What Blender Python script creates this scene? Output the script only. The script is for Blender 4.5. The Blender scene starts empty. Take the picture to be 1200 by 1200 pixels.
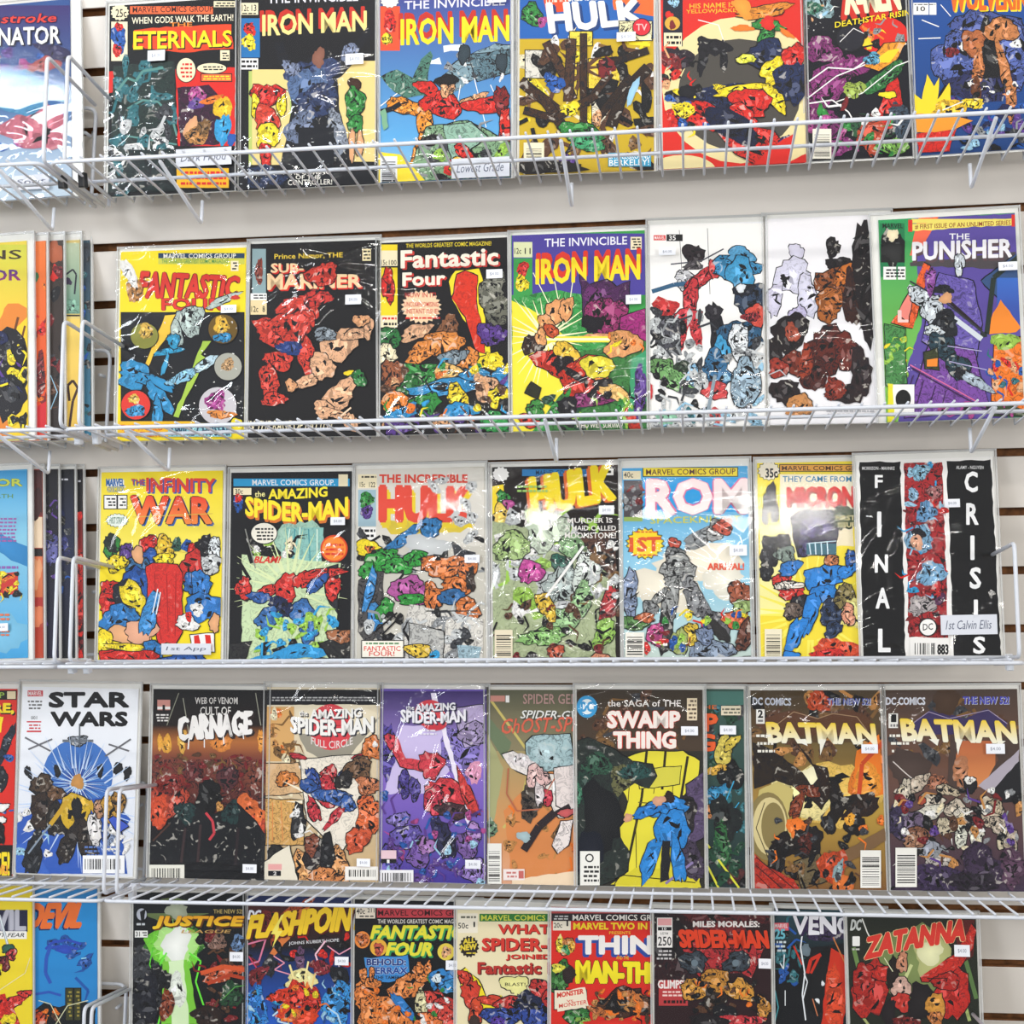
import bpy, math, random
from mathutils import Vector, Matrix
from mathutils.geometry import tessellate_polygon
S = bpy.context.scene
COL = S.collection
rad = math.radians

# ---------------------------------------------------------------- camera, world, lamps, exposure
F, YAW, PITCH, ROLL, CD, CZ = 1621.4, 0.12794, -0.13567, -0.03564, 1.8140, -0.42471
def cam_axes():
    cy, sy, cp, sp, cr, sr = math.cos(YAW), math.sin(YAW), math.cos(PITCH), math.sin(PITCH), math.cos(ROLL), math.sin(ROLL)
    f = Vector((-sy*cp, cy*cp, sp)); r0 = Vector((cy, sy, 0)); u0 = r0.cross(f)
    return cr*r0 + sr*u0, -sr*r0 + cr*u0, f
RX, UP, FW = cam_axes()
CAM = Vector((0, -CD, CZ))
cd = bpy.data.cameras.new('camera'); cam = bpy.data.objects.new('camera', cd); COL.objects.link(cam)
cd.sensor_width = 36; cd.lens = 36*F/1200; cd.clip_start = .01
cam.matrix_world = Matrix(((RX.x, UP.x, -FW.x, CAM.x), (RX.y, UP.y, -FW.y, CAM.y), (RX.z, UP.z, -FW.z, CAM.z), (0, 0, 0, 1)))
S.camera = cam
S.view_settings.view_transform = 'Standard'; S.view_settings.look = 'None'
S.view_settings.gamma = 1; S.view_settings.use_curve_mapping = False
S.view_settings.exposure = -0.38
W = bpy.data.worlds.new('world'); S.world = W; W.use_nodes = True
W.node_tree.nodes['Background'].inputs[0].default_value = (.93, .96, 1, 1)
W.node_tree.nodes['Background'].inputs[1].default_value = .42
def lamp(loc, sx, sy, power, target, color=(1, .97, .93)):
    l = bpy.data.lights.new('ceiling_and_fill_lamp', 'AREA'); l.shape = 'RECTANGLE'; l.size = sx; l.size_y = sy
    l.energy = power; l.color = color
    o = bpy.data.objects.new('ceiling_and_fill_lamp', l); COL.objects.link(o); o.location = loc
    o.rotation_euler = (Vector(target) - Vector(loc)).to_track_quat('-Z', 'Y').to_euler()
lamp((-1.95, -1.75, .95), .6, .34, 26, (-.9, 0, -.3), (.9, .95, 1))       # ceiling panel and overhead strip, then added low and side lamps
lamp((-.1, -1.25, 1.15), 1.6, .1, 24, (-.1, 0, -.9))
lamp((-.2, -3.4, .28), 1.5, .09, 18, (-.2, 0, -.9))  # added low strip, gives the sleeve wrinkles their glare
lamp((-3.4, -2.7, .1), 1.3, 1.4, 92, (-.3, 0, -.9), (.93, .96, 1))  # added soft fill from the left, evens out the rows
lamp((3.2, -2.7, .1), 1.3, 1.4, 92, (.1, 0, -.9), (1, .96, .9))  # matching fill lamp added on the right

# ---------------------------------------------------------------- helpers
def lin(c): return tuple((v/12.92 if v <= .04045 else ((v+.055)/1.055)**2.4) for v in c)
PAL = dict(k='0c0b0e', w='f2f0ec', y='f6dc22', r='d8261c', b='1f57a8', c='2f9fd6', g='2f8a3a', o='ef7a22', n='5a3a26', t='e2a878',
           p='5b3a8c', m='b0488c', e='8f9294', d='3b3d42', l='9cc94c', a='2f6f78', i='efe2bd', v='1c2350', f='1f4a34', x='7a1c20', s='9cc9e2', q='c9cccc', h='c58a4a', u='7d5a30')
def colr(s):
    h = PAL.get(s, s).lstrip('#')
    return lin(tuple(int(h[i:i+2], 16)/255 for i in (0, 2, 4)))
def node_mat(name):
    m = bpy.data.materials.new(name); m.use_nodes = True
    return m, m.node_tree.nodes, m.node_tree.links, m.node_tree.nodes['Principled BSDF']
def plain(name, col, rough=.5, metal=0, noise=0, scale=40, bump=0, coat=0):
    m, N, L, P = node_mat(name)
    P.inputs['Roughness'].default_value = rough; P.inputs['Metallic'].default_value = metal
    P.inputs['Coat Weight'].default_value = coat
    c = colr(col)
    tc = N.new('ShaderNodeTexCoord'); nz = N.new('ShaderNodeTexNoise'); nz.inputs['Scale'].default_value = scale; nz.inputs['Detail'].default_value = 5
    L.new(tc.outputs['Object'], nz.inputs['Vector'])
    rp = N.new('ShaderNodeValToRGB'); rp.color_ramp.elements[0].position = .3; rp.color_ramp.elements[1].position = .7
    rp.color_ramp.elements[0].color = (*[v*(1-noise) for v in c], 1); rp.color_ramp.elements[1].color = (*[min(1, v*(1+noise)) for v in c], 1)
    L.new(nz.outputs['Fac'], rp.inputs['Fac']); L.new(rp.outputs['Color'], P.inputs['Base Color'])
    if bump:
        b = N.new('ShaderNodeBump'); b.inputs['Strength'].default_value = bump; b.inputs['Distance'].default_value = .001
        L.new(nz.outputs['Fac'], b.inputs['Height']); L.new(b.outputs['Normal'], P.inputs['Normal'])
    return m
M = {}
M['laminate'] = plain('white_laminate', 'd6d0c8', .32, noise=.03, scale=3)
M['mdf'] = plain('brown_fibreboard', '80532e', .85, noise=.45, scale=90, bump=.4)
M['wire'] = plain('white_coated_wire', 'd4d8e0', .38, noise=.04, scale=30)
M['clip'] = plain('pale_plastic_clip', 'dfe4ec', .35)
M['dark_clip'] = plain('black_plastic_clip', '15161a', .4)
M['board'] = plain('white_backing_board', 'e9e8e2', .6, noise=.02, scale=20)
M['sticker'] = plain('white_sticker_paper', 'eef0f4', .55, noise=.02)
M['floor'] = plain('grey_floor', '8f8a84', .6, noise=.1, scale=6)
# printed ink: colour attribute, with hatching / ink line work where alpha is high
def print_mat():
    m, N, L, P = node_mat('printed_cover')
    a = N.new('ShaderNodeAttribute'); a.attribute_name = 'Col'
    tc = N.new('ShaderNodeTexCoord'); oi = N.new('ShaderNodeObjectInfo')
    ad = N.new('ShaderNodeVectorMath'); ad.operation = 'MULTIPLY_ADD'; ad.inputs[1].default_value = (1, 1, 1)
    cb = N.new('ShaderNodeCombineXYZ'); ml = N.new('ShaderNodeMath'); ml.operation = 'MULTIPLY'; ml.inputs[1].default_value = 7
    L.new(oi.outputs['Random'], ml.inputs[0]); L.new(ml.outputs[0], cb.inputs[0]); L.new(ml.outputs[0], cb.inputs[1])
    L.new(tc.outputs['Object'], ad.inputs[0]); L.new(cb.outputs[0], ad.inputs[2])
    nz = N.new('ShaderNodeTexNoise'); nz.inputs['Scale'].default_value = 85; nz.inputs['Detail'].default_value = 3; nz.inputs['Distortion'].default_value = 1.0
    L.new(ad.outputs[0], nz.inputs['Vector'])
    # ink lines: narrow band around the noise mid value
    sb = N.new('ShaderNodeMath'); sb.operation = 'SUBTRACT'; sb.inputs[1].default_value = .5; L.new(nz.outputs['Fac'], sb.inputs[0])
    ab = N.new('ShaderNodeMath'); ab.operation = 'ABSOLUTE'; L.new(sb.outputs[0], ab.inputs[0])
    r1 = N.new('ShaderNodeMapRange'); r1.inputs[1].default_value = .012; r1.inputs[2].default_value = .03; r1.inputs[3].default_value = 1; r1.inputs[4].default_value = 0
    L.new(ab.outputs[0], r1.inputs[0])
    # solid shadows of ink and lighter patches
    r2 = N.new('ShaderNodeMapRange'); r2.inputs[1].default_value = .62; r2.inputs[2].default_value = .66; L.new(nz.outputs['Fac'], r2.inputs[0])
    mx = N.new('ShaderNodeMath'); mx.operation = 'MAXIMUM'; L.new(r1.outputs[0], mx.inputs[0]); L.new(r2.outputs[0], mx.inputs[1])
    m2 = N.new('ShaderNodeMath'); m2.operation = 'MULTIPLY'; L.new(mx.outputs[0], m2.inputs[0]); L.new(a.outputs['Alpha'], m2.inputs[1])
    r3 = N.new('ShaderNodeMapRange'); r3.inputs[1].default_value = .38; r3.inputs[2].default_value = .34; L.new(nz.outputs['Fac'], r3.inputs[0])
    m3 = N.new('ShaderNodeMath'); m3.operation = 'MULTIPLY'; L.new(r3.outputs[0], m3.inputs[0]); L.new(a.outputs['Alpha'], m3.inputs[1])
    m4 = N.new('ShaderNodeMath'); m4.operation = 'MULTIPLY'; m4.inputs[1].default_value = .4; L.new(m3.outputs[0], m4.inputs[0])
    q1 = N.new('ShaderNodeMix'); q1.data_type = 'RGBA'; q1.inputs['B'].default_value = (.9, .85, .75, 1)
    L.new(m4.outputs[0], q1.inputs['Factor']); L.new(a.outputs['Color'], q1.inputs['A'])
    q2 = N.new('ShaderNodeMix'); q2.data_type = 'RGBA'; q2.inputs['B'].default_value = (.008, .007, .01, 1)
    L.new(m2.outputs[0], q2.inputs['Factor']); L.new(q1.outputs['Result'], q2.inputs['A'])
    L.new(q2.outputs['Result'], P.inputs['Base Color']); P.inputs['Roughness'].default_value = .5
    P.inputs['Specular IOR Level'].default_value = .25
    return m
M['print'] = print_mat()
def sleeve_mat(name, bump, rough):
    m, N, L, P = node_mat(name); N.remove(P)
    out = [n for n in N if n.type == 'OUTPUT_MATERIAL'][0]
    tr = N.new('ShaderNodeBsdfTransparent'); tr.inputs[0].default_value = (.985, .985, .985, 1)
    gl = N.new('ShaderNodeBsdfGlossy'); gl.inputs['Roughness'].default_value = rough
    ge = N.new('ShaderNodeNewGeometry'); dt = N.new('ShaderNodeVectorMath'); dt.operation = 'DOT_PRODUCT'
    L.new(ge.outputs['Normal'], dt.inputs[0]); L.new(ge.outputs['Incoming'], dt.inputs[1])
    def mth(op, a, b=None, use=None):
        n_ = N.new('ShaderNodeMath'); n_.operation = op; L.new(a, n_.inputs[0])
        if b is not None: n_.inputs[1].default_value = b
        return n_.outputs[0]
    ab = mth('ABSOLUTE', dt.outputs['Value']); om = N.new('ShaderNodeMath'); om.operation = 'SUBTRACT'; om.inputs[0].default_value = 1; L.new(ab, om.inputs[1])
    pw = mth('POWER', om.outputs[0], 5); ff = mth('ADD', mth('MULTIPLY', pw, .9), .045)
    mx = N.new('ShaderNodeMixShader')
    tc = N.new('ShaderNodeTexCoord'); nz = N.new('ShaderNodeTexNoise'); nz.inputs['Scale'].default_value = 16; nz.inputs['Detail'].default_value = 3; nz.inputs['Distortion'].default_value = 1.5
    oi = N.new('ShaderNodeObjectInfo'); ad = N.new('ShaderNodeVectorMath'); ad.operation = 'ADD'; cb = N.new('ShaderNodeCombineXYZ')
    ml = N.new('ShaderNodeMath'); ml.operation = 'MULTIPLY'; ml.inputs[1].default_value = 9
    L.new(oi.outputs['Random'], ml.inputs[0]); L.new(ml.outputs[0], cb.inputs[0]); L.new(ml.outputs[0], cb.inputs[2])
    L.new(tc.outputs['Object'], ad.inputs[0]); L.new(cb.outputs[0], ad.inputs[1]); L.new(ad.outputs[0], nz.inputs['Vector'])
    b = N.new('ShaderNodeBump'); b.inputs['Strength'].default_value = bump; b.inputs['Distance'].default_value = .01
    L.new(nz.outputs['Fac'], b.inputs['Height'])
    L.new(b.outputs['Normal'], gl.inputs['Normal'])
    L.new(ff, mx.inputs[0]); L.new(tr.outputs[0], mx.inputs[1]); L.new(gl.outputs[0], mx.inputs[2])
    L.new(mx.outputs[0], out.inputs['Surface'])
    return m
M['sleeve'] = sleeve_mat('clear_plastic_sleeve', .018, .09)
M['sleeve_wrinkled'] = sleeve_mat('wrinkled_clear_plastic_sleeve', .03, .09)
def seam_mat():
    m, N, L, P = node_mat('milky_sleeve_edge'); out = [n for n in N if n.type == 'OUTPUT_MATERIAL'][0]
    P.inputs['Base Color'].default_value = (.8, .81, .8, 1); P.inputs['Roughness'].default_value = .25
    tr = N.new('ShaderNodeBsdfTransparent'); mx = N.new('ShaderNodeMixShader'); mx.inputs[0].default_value = .5
    L.new(tr.outputs[0], mx.inputs[1]); L.new(P.outputs[0], mx.inputs[2]); L.new(mx.outputs[0], out.inputs['Surface'])
    return m
M['seam'] = seam_mat()

def mesh_obj(name, verts, faces, mat, parent=None, smooth=False, mats=None, midx=None):
    me = bpy.data.meshes.new(name); me.from_pydata([tuple(v) for v in verts], [], faces); me.update()
    for m_ in (mats or [mat]): me.materials.append(m_)
    if midx: me.polygons.foreach_set('material_index', midx)
    if smooth: me.polygons.foreach_set('use_smooth', [True]*len(me.polygons))
    o = bpy.data.objects.new(name, me); COL.objects.link(o)
    if parent: o.parent = parent
    return o
def thing(name, label, cat, group=None, kind=None, loc=(0, 0, 0)):
    o = bpy.data.objects.new(name, None); COL.objects.link(o); o.location = loc; o.empty_display_size = .05
    if label: o['label'] = label
    if cat: o['category'] = cat
    if group: o['group'] = group
    if kind: o['kind'] = kind
    return o
def box(x0, x1, y0, y1, z0, z1):
    v = [(x, y, z) for z in (z0, z1) for y in (y0, y1) for x in (x0, x1)]
    return v, [(0, 2, 3, 1), (4, 5, 7, 6), (0, 1, 5, 4), (2, 6, 7, 3), (0, 4, 6, 2), (1, 3, 7, 5)]
def bbox_bev(x0, x1, y0, y1, z0, z1, b):
    # slab whose front (low y) edges are chamfered by b
    v = [(x0, y1, z0), (x1, y1, z0), (x1, y1, z1), (x0, y1, z1), (x0, y0+b, z0), (x1, y0+b, z0), (x1, y0+b, z1), (x0, y0+b, z1),
         (x0+b, y0, z0+b), (x1-b, y0, z0+b), (x1-b, y0, z1-b), (x0+b, y0, z1-b)]
    f = [(0, 3, 2, 1), (0, 1, 5, 4), (1, 2, 6, 5), (2, 3, 7, 6), (3, 0, 4, 7), (4, 5, 9, 8), (5, 6, 10, 9), (6, 7, 11, 10), (7, 4, 8, 11), (8, 9, 10, 11)]
    return v, f
def tube(pts, r, n=8, closed=False, fillet=0):
    pts = [Vector(p) for p in pts]
    if fillet:
        q = []
        N_ = len(pts)
        for i, p in enumerate(pts):
            if not closed and i in (0, N_-1): q.append(p); continue
            a = (pts[i-1]-p); b = (pts[(i+1) % N_]-p); fa = min(fillet, a.length*.45, b.length*.45)
            A = p+a.normalized()*fa; B = p+b.normalized()*fa
            for k in range(5):
                t = k/4; q.append(A*(1-t)**2+p*2*t*(1-t)+B*t*t)
        pts = q
    V, Fc = [], []; N_ = len(pts)
    ref = None
    for i, p in enumerate(pts):
        if closed: d = pts[(i+1) % N_]-pts[i-1]
        else: d = pts[min(i+1, N_-1)]-pts[max(i-1, 0)]
        d.normalize()
        if ref is None: ref = d.orthogonal().normalized()
        ref = (ref-d*ref.dot(d)).normalized(); s = d.cross(ref)
        for k in range(n):
            a = 2*math.pi*k/n; V.append(p+ref*r*math.cos(a)+s*r*math.sin(a))
    R_ = N_ if closed else N_-1
    for i in range(R_):
        j = (i+1) % N_
        for k in range(n): Fc.append((i*n+k, i*n+(k+1) % n, j*n+(k+1) % n, j*n+k))
    if not closed: Fc += [tuple(range(n))[::-1], tuple(range((N_-1)*n, N_*n))]
    return V, Fc
def join(*vf):
    V, Fc = [], []
    for v, f in vf:
        o = len(V); V += list(v); Fc += [tuple(i+o for i in q) for q in f]
    return V, Fc
def pray(x, y): return FW + RX*((x-600)/F) - UP*((y-600)/F)

# ---------------------------------------------------------------- slatwall
PITCHZ = .0762
wall = thing('wall_back', None, None, kind='structure')
v, f = box(-1.75, 1.35, .0165, .03, -1.95, .6)
mesh_obj('fibreboard_core', v, f, M['mdf'], wall)
src = None
for n in range(-6, 25):
    z1 = -PITCHZ*n - .0052; z0 = -PITCHZ*(n+1) + .0052
    if src is None:
        hh = z1-z0
        v, f = bbox_bev(-1.75, 1.35, 0, .0085, -hh/2, hh/2, .0007)
        vb, fb = box(-1.75, 1.35, .0085, .017, -hh/2+.011, hh/2-.011)
        V_, F_ = join((v, f), (vb, fb))
        midx = [1]+[1]*4+[0]*5+[1]*6
        src = mesh_obj('slat', V_, F_, None, wall, mats=[M['laminate'], M['mdf']], midx=midx)
        o = src
    else:
        o = src.copy(); COL.objects.link(o)
    o.parent = wall; o.location = (0, 0, (z0+z1)/2)
v, f = box(-1.75, 1.35, -2.6, .03, -1.99, -1.95)
fl = mesh_obj('floor', v, f, M['floor']); fl['kind'] = 'structure'

# ---------------------------------------------------------------- wire shelves
TS = rad(14.6); LEAN = rad(12); BD = .055
Z0 = [-.261, -.580, -.879, -1.188, -1.492]
ct, st_ = math.cos(TS), math.sin(TS)
def spt(x, d, h, z0):      # point on a tilted shelf: d out from wall along the shelf, h normal to it
    return Vector((x, -d*ct + h*st_, z0 + d*st_ + h*ct))
cross_mesh = {}
def shelf(row, xl, xr, label, wires, braces, left_end, right_end, clip='clip'):
    z0 = Z0[row] - .002; D1, DM, D0 = .205, .116, .048
    t = thing('wire_shelf', label, 'shelf', 'white wire shelves on the slatwall', loc=spt((xl+xr)/2, 0, 0, z0))
    off = Vector(t.location)
    def P(x, d, h=0): return spt(x, d, h, z0) - off
    def add(nm, vf, mat=M['wire']): return mesh_obj(nm, vf[0], vf[1], mat, t, smooth=True)
    R1, R2 = .0025, .0015
    c = .012
    add('front_rail', tube([P(xl, D0, -.004), P(xl, D1, -.004), P(xr, D1, -.004), P(xr, D0, -.004)], R1, fillet=c))
    add('middle_rail', tube([P(xl, DM, .0035), P(xr, DM, .0035)], R1*.9))
    add('back_rail', tube([P(xl, D0-.006, .014), P(xr, D0-.006, .014)], R1*.9))
    add('back_frame', tube([P(xl+.006, D0, -.004), P(xl+.006, D0-.006, .134), P(xr-.006, D0-.006, .134), P(xr-.006, D0, -.004)], R1, fillet=.014))
    src = None; n = int((xr-xl-.012)/.0254); x = xl + ((xr-xl)-n*.0254)/2
    for i in range(n+1):
        if src is None:
            V_, F_ = tube([spt(0, D0-.003, .014, 0), spt(0, D0-.001, 0, 0), spt(0, D1+.004, 0, 0)], R2, 6)
            if 'm' in cross_mesh:
                o = cross_mesh['m'].copy(); COL.objects.link(o); o.parent = t
            else:
                o = mesh_obj('cross_wire', V_, F_, M['wire'], t, smooth=True); cross_mesh['m'] = o
            src = o
        else:
            o = src.copy(); COL.objects.link(o); o.parent = t
        o.location = P(x+i*.0254, 0, .0)
    for bx in braces:
        add('brace', tube([P(bx, D1-.01, -.006), P(bx, D0+.012, -.034), P(bx, D0+.004, -.034), P(bx, D0+.002, -.004)], R1*.95, fillet=.004))
    for hx in (xl+.02, (xl+xr)/2, xr-.02):
        q0 = P(hx, D0-.005, .1); q1 = Vector((q0.x, .006, 0)) - Vector((0, off.y, 0)); q1.z = q0.z-.004
        add('wall_hook', tube([q0, q1, q1+Vector((0, .004, .008))], R1*.9, fillet=.003))
    for xe, on in ((xl+.012, left_end), (xr-.002, right_end)):
        if on:
            add('end_frame', tube([P(xe, D0+.006, .003), P(xe, .192, .003), P(xe, .192, .136), P(xe, D0+.006, .132)], R1, fillet=.01))
            v, f = bbox_bev(-.004, .004, -.006, .006, -.008, .010, .0015)
            q = P(xe, .14, -.004)
            mesh_obj('clip', [Vector(k)+q for k in v], f, M[clip], t)
    return t
def shx(px, py, d, z0):     # X on the shelf line seen at pixel px (at depth d)
    dd = pray(px, py); s = (CD-d*ct)/dd.y; return CAM.x + dd.x*s
TIP = .054
shelf(0, shx(58, 184, .205, 0), .60, 'long top wire shelf holding the upper row of bagged comics', 0, [shx(237, 245, TIP, 0), shx(670, 225, TIP, 0), shx(1137, 203, TIP, 0)], True, False, 'dark_clip')
shelf(1, shx(76, 500, .205, 0), .62, 'long wire shelf second from top, under the large white-bordered comic', 0, [shx(198, 524, TIP, 0), shx(652, 514, TIP, 0), shx(1137, 503, TIP, 0)], True, False)
shelf(2, shx(66, 782, .205, 0), shx(1200, 779, .205, 0), 'long wire shelf third from top, seen edge on, right end frame in view', 0, [], True, True)
shelf(3, shx(121, 1052, .205, 0), .62, 'long wire shelf fourth from top, its grid seen from above', 0, [], True, False)
shelf(4, shx(88, 1300, .205, 0), shx(1172, 1300, .205, 0), 'lowest long wire shelf, only its end frames showing at the bottom edge', 0, [], True, True)
shelf(0, -1.3, shx(48, 205, .205, 0), 'short top wire shelf at far left under the glare-whitened comic', 0, [shx(68, 262, TIP, 0)-.005, -1.2], False, True, 'dark_clip')
shelf(1, -1.3, shx(66, 490, .205, 0), 'wire shelf at far left under the fanned yellow and orange comics', 0, [shx(57, 524, TIP, 0)], False, True)
shelf(2, -1.3, shx(60, 782, .205, 0), 'wire shelf at far left under the blue comic and dark fanned comics', 0, [], False, True)
shelf(3, -1.3, shx(118, 1052, .205, 0), 'wire shelf at far left under the white comic with black angular title', 0, [], False, True)
shelf(4, -1.3, shx(91, 1300, .205, 0), 'lowest wire shelf at far left under the yellow and blue comics', 0, [], False, True)

# ---------------------------------------------------------------- flat printed art
rnd = random.Random(5)
_glyph = {}
def glyphs(txt, bold):
    k = (txt, bold)
    if k in _glyph: return _glyph[k]
    cu = bpy.data.curves.new('lettering', 'FONT'); cu.body = txt; cu.size = 1; cu.offset = bold; cu.resolution_u = 2; cu.space_character = 1.0+max(0, bold)*1.2
    o = bpy.data.objects.new('lettering', cu); COL.objects.link(o)
    dg = bpy.context.evaluated_depsgraph_get(); me = o.evaluated_get(dg).to_mesh()
    V = [(v.co.x, v.co.y) for v in me.vertices]; Fc = [tuple(p.vertices) for p in me.polygons]
    o.evaluated_get(dg).to_mesh_clear(); bpy.data.objects.remove(o); bpy.data.curves.remove(cu)
    if V:
        x0 = min(v[0] for v in V); x1 = max(v[0] for v in V); y0 = min(v[1] for v in V); y1 = max(v[1] for v in V)
        V = [((x-x0)/max(1e-6, x1-x0), (y-y0)/max(1e-6, y1-y0)) for x, y in V]
    _glyph[k] = (V, Fc); return _glyph[k]
def clip_poly(P, x0, x1, z0, z1):
    for ax, lim, sg in ((0, x0, 1), (0, x1, -1), (1, z0, 1), (1, z1, -1)):
        out = []
        for i in range(len(P)):
            a, b = P[i-1], P[i]; da, db = (a[ax]-lim)*sg, (b[ax]-lim)*sg
            if (da >= 0) != (db >= 0):
                t = da/(da-db); out.append(tuple(a[k]+(b[k]-a[k])*t for k in range(len(a))))
            if db >= 0: out.append(b)
        P = out
        if len(P) < 3: return []
    return P
class Art:
    """collects coloured flat polygons in one comic's own cover rectangle (x across, z up)"""
    def __init__(s, w, h, conv):
        s.w, s.h, s.conv = w, h, conv; s.V = []; s.F = []; s.C = []; s.layer = 0
    def tri(s, P, C):      # P list of (x,z), C list of colours (r,g,b,a)
        s.V_add(P, C, [tuple(range(len(P)))])
    def V_add(s, P, C, Fs):
        o = len(s.V); y = -1 - s.layer
        s.V += [(p[0], y, p[1]) for p in P]; s.C += C; s.F += [tuple(i+o for i in f) for f in Fs]
    def poly(s, px, col, a=.0, shade=False, raw=False):
        P = px if raw else [s.conv(*p) for p in px]
        P = clip_poly([tuple(p) for p in P], -s.w/2, s.w/2, 0, s.h)
        if len(P) < 3: return
        s.layer += 1
        c = (*col, a)
        Fs = [tuple(t) for t in tessellate_polygon([[Vector((p[0], p[1], 0)) for p in P]])]
        s.V_add(P, [c]*len(P), Fs)
    def rough(s, px, amt):
        out = []
        for i in range(len(px)):
            a, b = px[i], px[(i+1) % len(px)]; L_ = math.hypot(b[0]-a[0], b[1]-a[1]); n = max(1, int(L_/7))
            for k in range(n):
                t = k/n; j = amt if k else amt*.5
                out.append((a[0]+(b[0]-a[0])*t+rnd.uniform(-j, j), a[1]+(b[1]-a[1])*t+rnd.uniform(-j, j)))
        return out
    def blob(s, cx, cy, rx, ry, rot, col, a, ink, n=24, j=.2):
        ca, sa = math.cos(rad(rot)), math.sin(rad(rot))
        f1, f2 = rnd.uniform(0, 6), rnd.uniform(0, 6)
        q_ = []
        for k in range(n):
            t = 2*math.pi*k/n; q_.append(1+j*math.sin(2*t+f1)*.5+j*math.sin(3*t+f2)*.6+rnd.uniform(-j, j)*.75)
        def ring(sc, ox, oy, ks=None):
            o = []
            for k in (ks or range(n)):
                t = 2*math.pi*k/n; x, y = rx*q_[k % n]*math.cos(t)*sc+ox, ry*q_[k % n]*math.sin(t)*sc+oy
                o.append((cx+x*ca-y*sa, cy+x*sa+y*ca))
            return o
        pts = ring(1, 0, 0)
        if ink:
            s.poly([(cx+(x-cx)*1.0+(.9 if x > cx else -.9), cy+(y-cy)+(.9 if y > cy else -.9)) for x, y in pts], colr('k'))
        P = clip_poly([s.conv(*p) for p in pts], -s.w/2, s.w/2, 0, s.h)
        if len(P) < 3: return
        s.layer += 1
        m = (sum(p[0] for p in P)/len(P), sum(p[1] for p in P)/len(P))
        hi = tuple(min(1, v*1.1+.005) for v in col); lo = tuple(v*.88 for v in col)
        s.V_add([m]+P, [(*hi, a)]+[(*lo, a)]*len(P), [(0, i+1, (i+1) % len(P)+1) for i in range(len(P))])
        if a > .25 and min(rx, ry) > 3.5:      # printed folds: darker tone, solid ink and light facets
            dk = tuple(v*.55 for v in col); lt = tuple(min(1, v*1.3+.06) for v in col); kk = colr('k')
            for c_, m_ in ((dk, 2), (kk, 2), (lt, 2), (kk, 1)):
                for _ in range(m_ + (1 if rx*ry > 250 else 0)):
                    u = rnd.uniform(0, 6.28); d = rnd.uniform(.25, .8); L_ = rnd.uniform(.25, .6)*max(rx, ry); w_ = rnd.uniform(.08, .2)*min(rx, ry)+.4
                    if c_ is kk: w_ *= .7
                    px_, py_ = rx*d*math.cos(u)*.8, ry*d*math.sin(u)*.8; an = u+1.57+rnd.uniform(-.5, .5)
                    if rnd.random() < .3: an += 1.2
                    ex, ey = math.cos(an)*L_*.5, math.sin(an)*L_*.5*min(1, ry/rx+.3)
                    nx_, ny_ = -math.sin(an)*w_, math.cos(an)*w_; bow = rnd.uniform(-1, 1)*w_*1.5
                    loc = [(px_-ex, py_-ey), (px_-ex*.4+nx_, py_-ey*.4+ny_+bow), (px_+ex*.4+nx_*.8, py_+ey*.4+ny_+bow), (px_+ex, py_+ey), (px_+ex*.3-nx_, py_+ey*.3-ny_+bow), (px_-ex*.4-nx_*.6, py_-ey*.4-ny_+bow)]
                    s.poly([(cx+x*ca-y*sa, cy+x*sa+y*ca) for x, y in loc], c_, 0)
    def stroke(s, pts, w, col, a=0, taper=False):
        s.layer += 1
        for i in range(len(pts)-1):
            (ax, ay), (bx, by) = pts[i], pts[i+1]; L_ = math.hypot(bx-ax, by-ay) or 1
            nx, ny = -(by-ay)/L_*w/2, (bx-ax)/L_*w/2
            e = .1 if taper and i == len(pts)-2 else 1
            P = clip_poly([s.conv(*p) for p in ((ax+nx, ay+ny), (bx+nx*e, by+ny*e), (bx-nx*e, by-ny*e), (ax-nx, ay-ny))], -s.w/2, s.w/2, 0, s.h)
            if len(P) >= 3: s.V_add(P, [(*col, a)]*len(P), [tuple(range(len(P)))])
    def text(s, txt, col, x0, y0, x1, y1, bold=.0, tilt=0, arch=0, slant=0, grow=0, out=None, ow=.035, sh=None, dx=1.5, dy=1.5, jag=0, col2=None, fx=0):
        def lay(c, b, ox, oy, c2=None, n=6):
            V, Fc = glyphs(txt, .012)
            if not V: return
            s.layer += 1; h = y1-y0; e = min(b*h*.62, h*.085); seed = rnd.random()
            for q_ in range(n if e > .25 else 1):
                ex, ey = (e*math.cos(6.283*q_/n), e*math.sin(6.283*q_/n)) if e > .25 else (0, 0)
                jr = random.Random(seed); P = []; C = []
                for u, v in V:
                    x = x0+e*.5+(x1-x0-e)*u + slant*(v-.5) + ox + ex
                    tp = -grow*u
                    y = y1-e*.5-(h-e)*v + tp*v + tilt*u + arch*(4*(u-.5)**2) + oy + ey
                    if jag: x += jr.uniform(-jag, jag); y += jr.uniform(-jag, jag)*1.3
                    q = s.conv(x, y)
                    P.append((max(-s.w/2, min(s.w/2, q[0])), max(0, min(s.h, q[1]))))
                    C.append((*(tuple(c[i]*v+c2[i]*(1-v) for i in range(3)) if c2 else c), 0))
                s.V_add(P, C, Fc); s.layer += 1
        if sh: lay(colr(sh), bold+.03, dx, dy)
        if out: lay(colr(out), bold+ow+1.2/max(6, y1-y0), 0, 0, n=8)
        lay(colr(col), bold, 0, 0, colr(col2) if col2 else None)
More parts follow.
